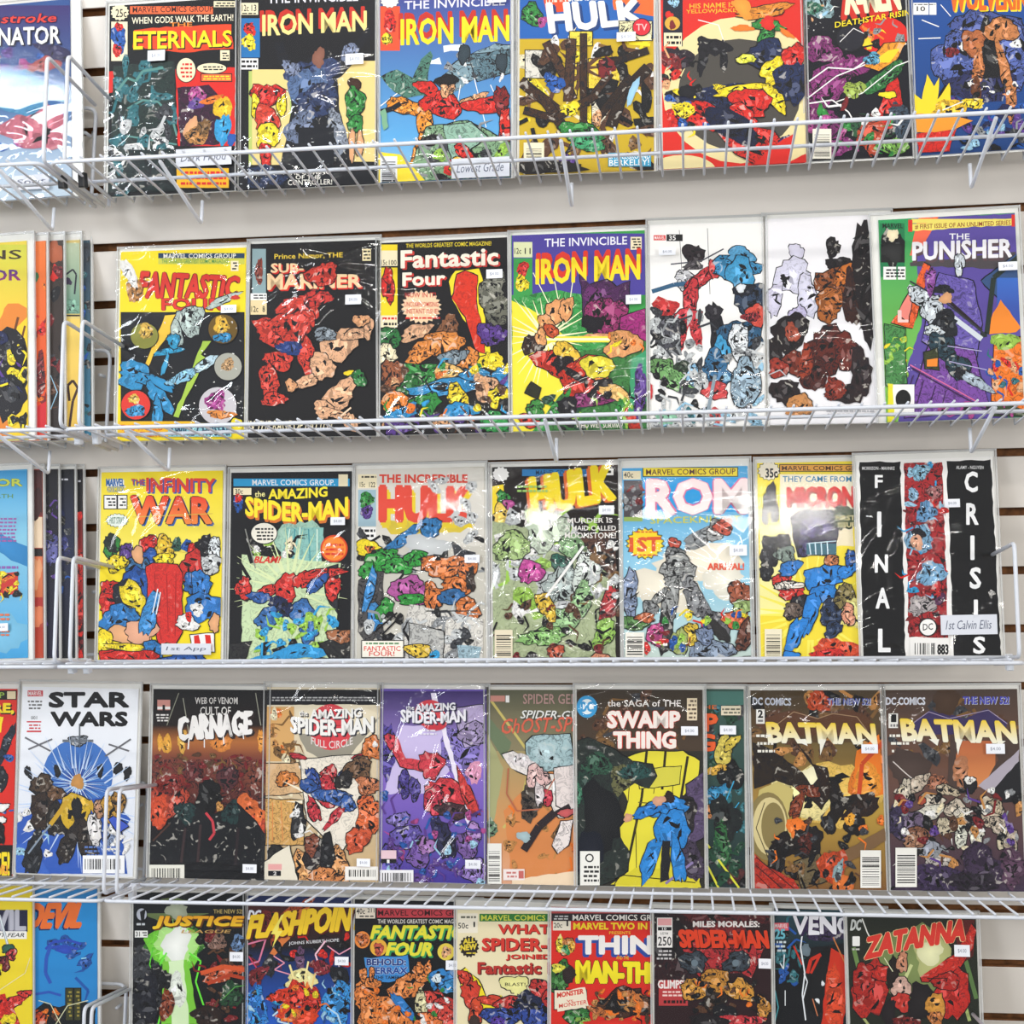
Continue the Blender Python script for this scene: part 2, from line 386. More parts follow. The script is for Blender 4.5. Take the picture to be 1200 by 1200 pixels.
    def run(s, src):
        for ln in src.strip().split('\n'):
            ln = ln.strip()
            if not ln: continue
            if ln[0] in 'tT':
                a = ln.split(';'); kw = {}
                for e in a[7:]:
                    k_, v_ = e.split('='); kw[k_] = v_ if k_ in ('out', 'sh', 'col2') else float(v_)
                s.text(a[1], a[2], *map(float, a[3:7]), **kw); continue
            a = ln.split(); op = a[0]; ink = op.isupper(); o = op.lower()
            al = .0
            c_ = a[1]
            if c_[-1] in '*+~': al = {'*': 1.0, '+': .55, '~': .3}[c_[-1]]; c_ = c_[:-1]
            if o == 'c':
                pal = c_; n = int(a[2]); x0, y0, x1, y1, sz = map(float, a[3:8])
                for i in range(n):
                    cx, cy = rnd.uniform(x0, x1), rnd.uniform(y0, y1); c = colr(rnd.choice(pal))
                    if i % 3 == 2:
                        an = rnd.uniform(0, 6.28); l_ = sz*rnd.uniform(.8, 1.8)
                        s.stroke([(cx, cy), (cx+l_*math.cos(an), cy+l_*math.sin(an)), (cx+l_*1.6*math.cos(an+.5), cy+l_*1.6*math.sin(an+.5))], sz*.28, c, 0, True)
                    else: s.blob(cx, cy, sz*rnd.uniform(.5, 1.1), sz*rnd.uniform(.3, .7), rnd.uniform(0, 180), c, .5, ink, 10, .25)
                continue
            c = colr(c_) if o != 'g' else None
            if o == 'g':
                x0, y0, x1, y1 = map(float, a[3:7]); c1, c2 = colr(a[1]), colr(a[2].rstrip('*+~'))
                al = {'*': 1.0, '+': .55, '~': .3}.get(a[2][-1], 0)
                P = [(x0, y0), (x1, y0), (x1, y1), (x0, y1)]; C = [(*c1, al)]*2+[(*c2, al)]*2
                Q = clip_poly([(*s.conv(*p), *cc) for p, cc in zip(P, C)], -s.w/2, s.w/2, 0, s.h)
                if len(Q) >= 3: s.layer += 1; s.V_add([q[:2] for q in Q], [q[2:] for q in Q], [tuple(range(len(Q)))])
                continue
            n = list(map(float, a[2:]))
            if o == 'r':
                x0, y0, x1, y1 = n[:4]
                if ink: s.poly([(x0-1, y0-1), (x1+1, y0-1), (x1+1, y1+1), (x0-1, y1+1)], colr('k'))
                s.poly([(x0, y0), (x1, y0), (x1, y1), (x0, y1)], c, al)
            elif o == 'p':
                P = list(zip(n[::2], n[1::2])); P = s.rough(P, .9)
                if ink:
                    mx_, my_ = sum(q[0] for q in P)/len(P), sum(q[1] for q in P)/len(P)
                    s.poly([(x+(1 if x > mx_ else -1), y+(1 if y > my_ else -1)) for x, y in P], colr('k'))
                s.poly(P, c, al)
            elif o == 'b': s.blob(n[0], n[1], n[2], n[3], n[4] if len(n) > 4 else 0, c, al, ink)
            elif o == 'e':     # clean ellipse
                P = [(n[0]+n[2]*math.cos(k*.2618), n[1]+n[3]*math.sin(k*.2618)) for k in range(24)]
                if ink: s.poly([(n[0]+(n[2]+1)*math.cos(k*.2618), n[1]+(n[3]+1)*math.sin(k*.2618)) for k in range(24)], colr('k'))
                s.poly(P, c, al)
            elif o == 's':
                P = list(zip(n[1::2], n[2::2]))
                if ink: s.stroke(P, n[0]+1.8, colr('k'))
                s.stroke(P, n[0], c, al)
            elif o == 'z':     # rays cx cy r0 r1 count width
                for k in range(int(n[4])):
                    an = 2*math.pi*k/n[4]+rnd.uniform(-.1, .1); q = rnd.uniform(.7, 1)
                    s.stroke([(n[0]+n[2]*math.cos(an), n[1]+n[2]*math.sin(an)), (n[0]+n[3]*q*math.cos(an), n[1]+n[3]*q*math.sin(an))], n[5], c, 0, True)
            elif o == 'k':     # star burst badge cx cy rx ry n
                P = []
                for k in range(int(n[4])*2):
                    an = math.pi*k/n[4]; q = 1 if k % 2 else .84; P.append((n[0]+n[2]*q*math.cos(an), n[1]+n[3]*q*math.sin(an)))
                if ink: s.poly([(n[0]+(x-n[0])*1.08, n[1]+(y-n[1])*1.08) for x, y in P], colr('k'))
                s.poly(P, c, al)
            elif o == 'u':     # bar code box
                x0, y0, x1, y1 = n[:4]; s.poly([(x0, y0), (x1, y0), (x1, y1), (x0, y1)], c)
                r2 = random.Random(int(x0)); s.layer += 1
                if len(n) > 4:   # bars stacked vertically (horizontal lines)
                    y = y0+(y1-y0)*.2
                    while y < y1-3:
                        s.stroke([(x0+2, y), (x1-2, y)], r2.choice((.6, 1, 1.4)), colr('k')); y += r2.choice((1.7, 2.3, 3))
                else:
                    x = x0+3
                    while x < x1-3:
                        s.stroke([(x, y0+(y1-y0)*.2), (x, y1-(y1-y0)*.22)], r2.choice((.6, 1, 1.4)), colr('k')); x += r2.choice((1.7, 2.3, 3))
            elif o == 'l':     # lines of tiny unreadable print: x0 y0 x1 y1 count
                x0, y0, x1, y1, k_ = n[:5]
                r2 = random.Random(int(x0*7+y0)); hgt = (y1-y0)/k_
                for k in range(int(k_)):
                    y = y0+hgt*(k+.5); x = x0+r2.uniform(0, 3)
                    while x < x1-1:
                        e = min(x1, x+r2.uniform(2, 6)); s.stroke([(x, y), (e, y)], hgt*.5, c); x = e+1.2
# ---------------------------------------------------------------- bagged comics
UPV = Vector((0, math.sin(LEAN), math.cos(LEAN))); NRM = Vector((0, -math.cos(LEAN), math.sin(LEAN)))
REPORT = []
def comic(row, layer, quad, label, art, base='w', mt=4, ml=2.5, mr=2.5, wr=0, zones=(), stickers=(), notes=(), group=None, name='comic_book', st=2):
    zb = Z0[row] + BD*math.tan(TS)
    O = Vector((0, -BD, zb)) + NRM*(layer*.0056 + .0012)
    def plane(x, y):
        d = pray(x, y); s = (O-CAM).dot(NRM)/d.dot(NRM); p = CAM+d*s-O; return Vector((p.x, p.dot(UPV)))
    q = [plane(*quad[i:i+2]) for i in (0, 2, 4, 6)]; TL, TR, BR, BL = q
    up = ((TL-BL)+(TR-BR)).normalized(); rt = Vector((up.y, -up.x))
    w = ((TR-TL).dot(rt)+(BR-BL).dot(rt))/2; h = ((TL-BL).dot(up)+(TR-BR).dot(up))/2
    base_c = (BL+BR)/2
    tilt = abs(up.x)*w/2
    mb = max(.0008, base_c.y-tilt-.0012)
    if base_c.y-tilt < .0012: base_c.y = .002+tilt
    REPORT.append((label[:30], round(w, 3), round(h, 3), round(base_c.y, 4)))
    k = .00117
    def conv(x, y):
        p = plane(x, y)-base_c; return (p.dot(rt), p.dot(up))
    t = thing(name, label, 'comic book', group)
    R3 = Vector((rt.x, 0, 0))+UPV*rt.y; U3 = Vector((up.x, 0, 0))+UPV*up.y
    o3 = O+Vector((base_c.x, 0, 0))+UPV*base_c.y
    t.matrix_world = Matrix(((R3.x, -NRM.x, U3.x, o3.x), (R3.y, -NRM.y, U3.y, o3.y), (R3.z, -NRM.z, U3.z, o3.z), (0, 0, 0, 1)))
    x0, x1, z0_, z1 = -w/2-ml*k, w/2+mr*k, -mb, h+mt*k
    v, f = box(x0, x1, 0, .0009, z0_, z1); mesh_obj('backing_board', v, f, M['board'], t)
    A = Art(w, h, conv)
    v, f = box(-w/2, w/2, -.0015, 0, 0, h)
    A.V = [tuple(p) for p in v]; A.F = list(f); bc = colr(base); A.C = [(*bc, 0)]*8
    A.run(art)
    stp = min(.000005, .0015/max(1, A.layer)); A.V = [(p[0], -.0016+(p[1]+1)*stp if p[1] < -.5 else p[1], p[2]) for p in A.V]
    me = bpy.data.meshes.new('cover'); me.from_pydata(A.V, [], A.F)
    at = me.color_attributes.new('Col', 'FLOAT_COLOR', 'POINT'); at.data.foreach_set('color', [c for q_ in A.C for c in q_])
    me.materials.append(M['print']); co = bpy.data.objects.new('cover', me); COL.objects.link(co); co.parent = t
    # clear sleeve
    e = .0022; X0, X1, Zb, Zt = x0-e, x1+e, z0_, z1+st*k
    r2 = random.Random(int(quad[0]*13+quad[1]*7+row))
    fine = wr or zones
    nx, nz = (60, 88) if fine else (12, 16)
    ridges = []
    for i in range(int(26*wr)+3):
        cx, cz = r2.uniform(X0, X1), r2.uniform(Zb, Zt); an = r2.uniform(-.9, .9)+(0 if r2.random() < .6 else 1.4)
        ridges.append((cx, cz, math.cos(an), math.sin(an), r2.uniform(.02, .07), r2.uniform(.003, .007), r2.uniform(.3, 1)*(.0016*wr+.00012)))
    for (zx, zy, zr, za) in zones:
        lx, lz = conv(zx, zy); rr = zr*k
        for i in range(int(5+zr*.22)):
            an = r2.uniform(-.5, .9); ra = r2.uniform(0, 6.28); rd = r2.uniform(0, 1)*rr
            ridges.append((lx+rd*math.cos(ra), lz+rd*math.sin(ra), math.cos(an), math.sin(an), r2.uniform(.02, .07), r2.uniform(.0028, .006), r2.uniform(.4, 1)*.0034*za))
        for i in range(int(za*3)):
            an = r2.uniform(-.6, 1.0); ra = r2.uniform(0, 6.28); rd = r2.uniform(0, .8)*rr
            ridges.append((lx+rd*math.cos(ra), lz+rd*math.sin(ra), math.cos(an), math.sin(an), r2.uniform(.012, .03), r2.uniform(.007, .011), r2.uniform(.6, 1)*.0028*za))
    V, Fc = [], []
    for j in range(nz+1):
        for i in range(nx+1):
            x = X0+(X1-X0)*i/nx; z = Zb+(Zt-Zb)*j/nz; y = -.0035
            for (cx, cz, c_, s_, L_, wd, am) in ridges:
                du = ((x-cx)*c_+(z-cz)*s_); dv = (-(x-cx)*s_+(z-cz)*c_)+du*du*6
                if abs(du) < 2*L_ and abs(dv) < 3*wd: y -= am*math.exp(-(du/L_)**2-(dv/wd)**2)
            V.append((x, max(y, -.0078), z))
    for j in range(nz):
        for i in range(nx): Fc.append((j*(nx+1)+i, j*(nx+1)+i+1, (j+1)*(nx+1)+i+1, (j+1)*(nx+1)+i))
    mesh_obj('sleeve', V, Fc, M['sleeve_wrinkled' if wr > .25 else 'sleeve'], t, smooth=True)
    sv = []
    for bb in ((X0, X0+.0016, -.0026, .0012, Zb, Zt), (X1-.0016, X1, -.0026, .0012, Zb, Zt), (X0, X1, -.002, .0012, Zt-.003, Zt)):
        sv.append(box(*bb))
    V, Fc = join(*sv); mesh_obj('sleeve_seam', V, Fc, M['seam'], t)
    for s_ in stickers:
        sx, sy = s_[:2]; sw, sh = (s_[2], s_[3]) if len(s_) > 3 else (20, 12)
        a = conv(sx, sy); b_ = Art(9, 9, lambda x, y: ((x-sx)*k, (sy-y)*k))
        hw, hh = sw*k/2, sh*k/2
        v, f = box(-hw, hw, -.0001, .0001, -hh, hh)
        b_.V = [tuple(p) for p in v]; b_.F = list(f); b_.C = [(*colr('eef0f6'), 0)]*8
        
        # small grey price figures
        V_, F_ = glyphs(s_[4] if len(s_) > 4 else '$4.00', 0)
        o_ = len(b_.V); b_.V += [((u-.5)*hw*1.1, -.0002, (v_-.55)*hh*.75) for u, v_ in V_]; b_.C += [(*colr('8a90a0'), 0)]*len(V_); b_.F += [tuple(i+o_ for i in f_) for f_ in F_]
        me = bpy.data.meshes.new('price_sticker'); me.from_pydata(b_.V, [], b_.F)
        at = me.color_attributes.new('Col', 'FLOAT_COLOR', 'POINT'); at.data.foreach_set('color', [c for q_ in b_.C for c in q_])
        me.materials.append(M['print']); so = bpy.data.objects.new('price_sticker', me); COL.objects.link(so); so.parent = t; so.location = (a[0], -.0056, a[1])
    for (ax, ay, bx, by, txt) in notes:
        a = conv(ax, ay); b2 = conv(bx, by); hw, hh = abs(b2[0]-a[0])/2, abs(b2[1]-a[1])/2
        v, f = box(-hw, hw, -.0001, .0001, -hh, hh); V_ = [tuple(p) for p in v]; F2 = list(f); C_ = [(*colr('d3d6de'), 0)]*8
        if txt:
            G_, GF = glyphs(txt, 0); o_ = len(V_)
            V_ += [((u-.5)*hw*1.6+(v_-.5)*.002, -.0002, (v_-.5)*hh*.9) for u, v_ in G_]; C_ += [(*colr('5a6074'), 0)]*len(G_); F2 += [tuple(i+o_ for i in f_) for f_ in GF]
        me = bpy.data.meshes.new('paper_note'); me.from_pydata(V_, [], F2)
        at = me.color_attributes.new('Col', 'FLOAT_COLOR', 'POINT'); at.data.foreach_set('color', [c for q_ in C_ for c in q_])
        me.materials.append(M['print']); so = bpy.data.objects.new('paper_note', me); COL.objects.link(so); so.parent = t
        so.location = ((a[0]+b2[0])/2, -.0058, (a[1]+b2[1])/2); so['label'] = 'white handwritten note'
    return t
G = ['bagged comics on the top shelf', 'bagged comics on the second shelf', 'bagged comics on the third shelf', 'bagged comics on the fourth shelf', 'bagged comics on the lowest shelf']

# ================= ROW 1
comic(0, 0, (-65,14,83,7,84,236,-63,243), 'bagged comic at far left of top shelf, purple and blue cover with big silver title', '''
g 3b2f6a 2d5f95 -66 7 90 120
g 2d5f95 cfe0ea -66 120 90 245
c pmbox 14 -60 55 84 120 12
c sbcm 14 -60 95 84 175 14
b c06a7a~ 45 150 40 26 10
b 4b8fb8~ 20 110 40 24 0
b a84a48~ 55 75 22 8 -20
b 2a2450~ 66 62 22 9 20
t;Deathstroke;d8382c;-58;19;68;30;bold=.03;out=3b1440;tilt=-3;slant=3;jag=.3
t;TERMINATOR;f0eee8;-60;36;72;57;bold=.02;tilt=-5;sh=15142e
''', base='31508a', mr=12, zones=((20,200,60,.7),), notes=((18,208,60,222,'Spot'),), group=G[0])
comic(0, 0, (129,6,279,-1,278,224,127,230), 'comic with yellow block title on black above red and teal art, top shelf left', '''
r ef6a3c 153 8 250 17
t;MARVEL COMICS GROUP;3a1c12;156;8.5;250;15.5;bold=.015;tilt=-1
K efe2bd 141 15 11 10 14
t;25c;k;136;11;149;21;bold=.04
r efe2bd 131 26 150 72
b b* 140 45 8 16 0
b r* 140 32 5 5
b r* 138 60 5 8
r i 251 2 276 9
l k 252 3 275 9 2
t;WHEN GODS WALK THE EARTH!;f3ecd0;155;21;274;29;bold=.03;tilt=-4
p e2441e 158 36 210 31 272 29 274 58 212 62 156 56
t;THE;ef8a2a;199;27;226;32;bold=.03
t;ETERNALS;f8dc1c;157;37;272;59;bold=.02;grow=-3;tilt=-4;sh=k;dx=1
p r 127 84 138 84 136 108 127 110
p 22332f+ 134 78 205 72 208 224 128 226
c a 16 134 76 200 120 11
s 5b8f88 3 136 110 150 92 160 96 168 84 192 80
s 5b8f88 2.4 150 128 168 118 186 120 202 138 208 160
s 5b8f88 2 135 165 150 160 175 164 208 170
c aqd 18 132 130 206 175 12
c awqd 22 130 170 206 222 12
p r 206 82 276 80 276 172 210 174
p 3a1230* 208 104 246 100 262 120 258 170 212 172
b m* 232 112 12 9
b p~ 231 122 9 7
b t 226 152 9 14 20
b h* 232 160 12 12
b o~ 248 118 14 4 -15
b f2c21c~ 262 128 10 15 0
b c~ 262 152 9 18 6
b b 272 165 5 8
b u* 240 150 8 10
E efe2bd 219 83 11 14
L r 212 74 226 93 4
E efe2bd 249 81 17 6
L k 238 78 262 84 2
R ef6a3c 237 88 272 96
l y 239 89 271 95 2
r k 206 172 276 176
p 1a2a2a* 150 176 205 176 206 224 140 224
R f3b81c 208 198 269 221
l r 211 200 266 219 3
r i 259 60 270 72
l k 260 62 269 71 3
''', base='0e0f12', wr=.35, zones=((150,110,34,1),(160,150,38,1),(155,195,40,1.2)), stickers=((185,67),), notes=((208,177,273,194,'Dark Hood'),), group=G[0])
comic(0, 0, (281,-8,441,-14,442,217,280,225), 'comic with cream red-shadowed title over dark blue mass between tan panels, top shelf', '''
p 0e0d12 281 -8 442 -14 442 70 300 84 281 90
r 1f6fae 283 22 305 68
b r* 293 35 7 8
b y* 292 50 8 9
r i 282 4 303 18
t;12c;k;284;6;292;14;bold=.02
t;13;k;295;6;301;14;bold=.02
l k 284 15 302 18 1
r w 282 69 303 82
l k 283 70 302 81 2
t;THE INVINCIBLE;e8e6ee;314;-8;420;5;bold=.02;tilt=-3
t;IRON MAN;f0dc8c;308;18;430;43;bold=.03;tilt=-6;grow=-1;sh=c32a1a;dx=-2.5;dy=-5
r e9cf86 296 82 344 194
r e9cf86 395 72 441 190
r b5c56a 292 84 296 194
r b5c56a 340 80 345 194
r b5c56a 390 78 396 188
p 10131c* 322 50 332 50 345 82 366 66 380 56 392 66 410 60 432 30 436 38 412 78 396 94 398 130 414 190 400 200 372 160 340 200 328 200 342 130 340 92 326 72
b 35456f+ 368 88 32 18 0
b 56709a+ 362 108 22 30 0
b 2a3a62* 372 118 24 18 0
b 6b7894* 352 150 16 20 20
b 88909e* 396 158 12 26 -18
b 7d88a4* 342 80 10 8 40
b 7d88a4* 410 62 14 8 -40
b 8a5a48 374 68 7 11
r 10131c 350 150 392 200
B r* 314 112 18 14
B y+ 300 124 5 13
B y+ 331 124 5 13
B d8402a+ 314 142 15 18
B y+ 315 160 14 14
B r* 312 182 7 14
B 3d1f10 416 101 7 8
B g* 416 122 12 18
B g+ 417 146 9 9
B t 413 170 4 18
B t 422 170 4 16
r 0d0f16 281 194 442 224
b 20335a* 312 208 26 12
t;THE COMING;f2eee4;336;200;388;206;bold=.03;tilt=-1
t;OF THE;f2eee4;347;206;376;211;bold=.03
t;CONTROLLER!;f2eee4;338;211.5;390;218;bold=.03;tilt=-1
''', base='0e0d12', wr=.12, zones=((362,100,26,.8),(305,190,40,1.1),(400,180,24,.8)), stickers=((416.5,71),), group=G[0])
comic(0, 0, (445,-14,598,-18,599,212,444,218), 'comic with blue sky ground, yellow red-shadowed title and silver airship shape, top shelf', '''
g 3a2f86 5aa4d8 444 -18 600 160
g 5aa4d8 9cc9e2 444 160 600 218
r e4502c 446 8 469 60
b r* 457 26 8 14
b y* 454 46 6 8
K w 457 2 11 8 12
t;THE INVINCIBLE;e8e6ee;474;2;592;12;bold=.03;tilt=-5
t;IRON MAN;f8dc1c;470;23;597;54;bold=.03;tilt=-5;sh=c32a1a;dx=-2;dy=-7
p e8f0f0 520 54 545 52 538 60 520 62
p e8f0f0 500 72 515 68 518 76 502 76
P 7f9ba6* 512 98 536 72 580 52 598 54 598 78 560 90 528 112
P 5a7884* 548 66 598 58 598 86 560 96
c qwed 12 520 60 596 100 7
B 2c3b44 544 64 6 11
B 2c3b44 588 74 6 12
p 4a7a68* 446 90 466 82 484 92 494 70 505 60 508 66 502 86 500 112 476 116 462 108
s w 1.2 446 125 466 110
s w 1 540 100 530 160
s w 1 556 92 570 150
s w 1 575 100 598 150
B r* 518 124 24 14 20
B r+ 500 104 14 8 30
B t* 524 104 8 11
B k 524 94 12 6
B t* 555 118 16 6 -20
B r+ 570 124 26 9 -5
B 8a1a1a* 588 118 9 16
P d42a1c* 588 130 597 128 598 200 580 206
B f09428* 476 126 24 8 15
B f09428* 500 150 10 20 -10
B f09428* 494 172 8 20 20
s 10131c 6 446 132 460 128 470 122
P 7fa37c* 500 150 548 142 598 168 598 212 476 214
c kdlre 22 500 160 596 210 11
P 8fb5a0+ 520 148 552 144 572 162 530 190
B f2c21c* 540 196 14 10
B r* 545 180 15 6 40
p f5dc30 444 178 470 182 500 214 444 218
p 7cae8a 446 132 452 128 456 150 450 154
u e4e6e8 446 184 466 218 1
''', base='3a6fb8', mt=8, zones=((470,200,40,.7),), stickers=((583,1,20,8),), notes=((530,188,598,208,'Lowest Grade'),), group=G[0])
comic(0, 0, (609,-26,766,-32,766,201,609,209), 'bagged comic with thick white letters over a jumble of brown broken beams and yellow windows', '''
r 1d5fae 609 -20 766 46
p e04a1c 636 -6 668 -8 664 14 640 16
p ef6a2c 712 -30 766 -30 766 20 720 12
t;THE INCREDIBLE;f2ecd8;638;-10;700;4;bold=.02;tilt=-3
B g* 624 18 11 14
b m~ 636 26 6 6
t;HULK;f0efe6;642;4;752;40;bold=.07;slant=-4;grow=-9;tilt=-12;sh=143c78;dx=3;dy=3
r c8a820 609 47 766 200
c yuniwk 55 610 50 764 200 14
R d8d4c8+ 616 60 650 92
R f0d848+ 668 38 694 54
R e8dfb0* 726 26 764 48
R f2ce3c+ 690 70 726 104
R e8e0c8* 694 120 722 146
R d8bc3c* 664 76 676 112
c kn 34 610 55 764 200 17
S 4a2e1e* 9 640 50 662 92 672 118
S 3c2414* 8 628 108 658 132 690 120 716 86
S 4a2e1e* 10 670 46 666 120
S 3c2414* 11 610 96 640 120 660 150
S 2c1c12* 12 716 150 730 110 760 80
S 3c2414* 7 684 40 684 150
S 2a1a10* 7 700 80 760 60
S 3c2414* 8 614 130 650 140 700 112
S 2c1c12* 8 700 140 740 90
b b* 650 98 14 9 30
b x* 710 80 10 12
b y* 668 128 12 8
b t* 700 140 6 9 
B g* 684 160 26 15 15
b 3fa06a* 690 168 18 10
b s 742 108 4 18 20
E d82838 752 33 10 9.5
t;TV;f4c6c0;745.5;29;758.5;37;bold=.04
r i 614 168 638 207
u efe6c6 615 168 637 206 1
b p* 666 188 10 6
b 1a1410* 640 196 40 10
r 3a9fc6 713 180 763 196
t;BATTLEGROUND;f4f4f0;714;181;762;187;bold=.02
t;BERKELEY!;f4f4f0;714;188;761;195.5;bold=.05;tilt=-1
''', base='b89a30', wr=.1, stickers=((734,45,20,10),), group=G[0])
comic(0, 0, (774,-38,939,-44,945,191,777,201), 'red comic with cream ring around a dark grey disc behind tangled shapes', '''
r d8281c 774 -32 948 204
e e9d9a0 868 106 92 86
e 4a4640 866 112 72 66
e e9d9a0 800 202 40 20
r 1a1c2c 777 -27 800 55
b r 784 18 5 4
b s* 790 4 6 5
e d9a83c 788 28 9 8
b x 788 30 4 5
r i 778 39 799 55
l k 779 41 798 54 2
t;HIS NAME IS;f3b22c;808;5;860;11;bold=.02;tilt=-2
t;YELLOWJACKET;f3b22c;804;12;868;18;bold=.02;tilt=-2
s w 1 818 24 842 30 850 55 846 72
b 15141c* 836 55 22 9 20
b 15141c* 824 66 7 20 10
b 15141c* 848 68 5 16
b 2a1e2a* 794 70 16 16
c krxt 18 778 60 812 100 8
b 141d3c+ 836 126 46 20 10
b r+ 800 134 22 12 -40
B r* 822 136 26 18 20
b 1b2a52* 850 110 36 11 -5
c kyrb 18 780 104 830 150 9
b y* 856 108 20 7 10
b y* 800 130 14 8
b 0f1018 805 108 12 7
B e08c2c+ 896 14 34 7 -10
b ef9a34 870 10 14 9 50
B g+ 900 30 20 6 10
B g* 898 46 10 14
b r 900 28 9 8
b o 870 34 12 4
b o 922 40 10 3 30
B 1b2a52* 898 66 22 18
B y+ 905 84 16 12 -50
B y+ 866 106 28 6 -10
B y+ 908 116 7 22 -35
B e0e040+ 874 70 12 5
B r+ 930 70 12 20
b 1b2a52* 930 96 20 26
B r+ 880 120 26 14 20
B d8281c* 884 168 48 22 28
B r* 866 144 20 18 -30
b 3a1c5a* 920 178 14 16
b 141d3c* 860 150 16 34 -50
p r 912 168 944 150 946 192 880 196
p e9d9a0 934 140 946 130 946 180 925 190
''', base='d8281c', group=G[0])
comic(0, 0, (941,-50,1062,-55,1070,182,948,190), 'black space comic with purple sweeping trails and an orange burst, on top shelf', '''
r 0d0d18 940 -34 1072 192
c w 24 945 5 1010 50 1
B 86a4a8* 956 8 20 15
b 2b6a52* 954 10 10 8
c wst 8 945 -4 975 26 4
t;X-MEN;f2e4c0;986;-26;1052;18;bold=.05;slant=-8;sh=c82a1c;dx=-4;dy=6;tilt=-6
e r 1034 42 30 22
c yoke 16 1006 22 1064 62 7
b f2d22a 1016 52 6 7 
s k 2 980 50 1012 56 1030 52
E 20202a+ 996 46 16 15
s w .8 984 50 1000 34 1012 40
B 7d2a6a* 964 60 22 15
B 8a2f74* 980 88 42 16 -25
B 8a2f74* 966 112 30 14 -40
s w 1.6 948 96 970 80 1000 82 1030 62 1062 52
s w 1.4 946 116 980 90 1020 74
P f09a2c+ 1012 78 1036 52 1062 50 1050 72 1030 84
p f6d22a 1020 76 1040 60 1054 58 1042 74
b 56a0c0* 1022 70 10 7
b 2f7a3a* 1036 92 30 9 -35
s w 1.2 980 120 1010 110 1050 78 1066 72
b 9ab04a* 1000 106 12 10
s w 1.6 948 122 975 118 994 132 1010 160 1040 176
b 7d2a6a* 962 144 24 18 10
b 8a2f74* 976 172 20 14
b 2b5a3a* 1020 150 26 20
B r+ 1042 128 12 34 14
B y 1040 112 10 4
b c84a2a* 1020 160 14 22 20
b 7ab04a* 1046 172 20 10
b 3a4a5a* 1054 142 12 20
c kmgwx 26 946 120 1068 188 9
u f0ead8 952 152 974 187 1
t;DEATHSTAR RISING!;f6dc22;978;27;1078;34;bold=.03;tilt=-17
''', base='0d0d18', group=G[0])
comic(0, 0, (1063,-62,1214,-67,1228,174,1074,182), 'deep blue comic with yellow flame shapes low left, far right of top shelf', '''
g 1f4f9a 173f7a 1066 -38 1230 182
t;WOLVERINE;e06a1c;1112;-20;1214;14;bold=.04;sh=y;grow=-8;tilt=-2
r w 1070 4 1088 18
r w 1089 4 1097 18
t;10;k;1074;8;1084;14;bold=.03
l k 1071 5 1096 7 1
s w 1.2 1080 24 1100 32
s w 1.2 1076 46 1102 45
s w 1 1102 6 1114 20
B 4b5a9a* 1150 36 44 22
B 5567ac* 1120 70 26 34
B 5567ac* 1188 70 26 36
b 2a2f5c* 1150 100 44 20
b w~ 1130 55 6 6
b w~ 1190 52 7 5
b 1a1a1c* 1158 60 13 38
B b86a3c+ 1140 50 12 16 
B c8804a+ 1172 36 18 15 
b c87a44* 1146 78 7 24 
B c8804a+ 1176 80 6 30 -12
b c8804a* 1184 118 6 26 
b 6a3a1c+ 1144 104 6 14
b x* 1115 62 8 6
c wkwd 20 1126 96 1190 112 4
c kvbp 34 1104 110 1216 176 11
p f3d428 1070 110 1080 118 1086 88 1094 102 1100 92 1098 118 1112 98 1114 120 1108 140 1070 142
b f3c22c+ 1112 130 22 12
p ef9a2c 1072 134 1110 136 1140 142 1112 156 1074 156
p d8281c+ 1074 158 1120 152 1112 178 1076 180
b f3d428* 1140 122 14 6 
s w 1.2 1104 130 1128 120
c kdse 16 1130 150 1210 176 8
''', base='1d4a8e', group=G[0], stickers=())

# ================= ROW 2
comic(1, 2.8, (-117,292,32,287,33,519,-116,523), 'yellow comic with dark spiky mass, front of the fanned group on second shelf', '''
g c8c83c f0c83c -118 287 34 380
t;ALIENS;3a2c10;-90;295;26;306;bold=-.01;tilt=-2
t;PREDATOR;4a2a7c;-98;318;25;331;bold=.04;tilt=-2;col2=8a2a6a
p e0842c 0 375 10 356 22 356 34 362 34 512 -40 512 -60 400 -20 402
p f0cc28 12 392 34 370 34 512 10 512
s 6a3a10 3 22 372 10 420 8 470
s 6a3a10 2.4 30 382 16 440
s 6a3a10 2 34 420 20 470 
b 14121a* -10 430 36 52
b 14121a* 8 410 16 12 20
b 14121a* 10 455 22 40
c kvdp 30 -60 395 24 500 11
c ky 16 10 400 33 505 9
''', base='e0c83c', mt=9, mr=8, group=G[1])
comic(1, 2.1, (-92,292,54,286,55,519,-92,523), 'bagged comic showing as an orange vertical strip, second of the fanned group on second shelf', '''
g e8762c d8381c -95 286 60 512
c rox 14 36 300 56 500 9
b 3a7a4a 42 325 4 6
b x* 48 440 6 26
p c8242c 40 480 56 470 56 505 40 505
''', base='e8762c', mr=2, mt=8, group=G[1])
comic(1, 1.4, (-70,290,74,286,75,519,-70,523), 'bagged comic showing as a dark brown strip between orange and green strips, second shelf', '''
g 3a2c24* 2a2220 -70 286 78 512
b b05a34 66 296 8 14
b r 65 320 6 10
c knxd 16 56 290 76 500 9
s s 1 60 440 68 460 60 480
''', base='3a2c24', mr=1.5, mt=8, group=G[1])
comic(1, .7, (-52,290,94,285,95,519,-52,523), 'comic showing as a strip of pale green above pale yellow, second shelf fanned group', '''
g b4c0a0 5a8a78 -52 285 96 368
g e8c860 d8b048 -52 374 96 512
r 1a1a1a -52 369 96 371
s 1a1a2a 2 78 322 86 316 90 322 88 345
b 7aa890+ 84 360 10 8
s 3a2018 3 82 470 80 452 86 446 92 455 86 470 82 500
b 3a2a48 80 330 5 4
''', base='d8c070', mr=1.5, mt=8, group=G[1])
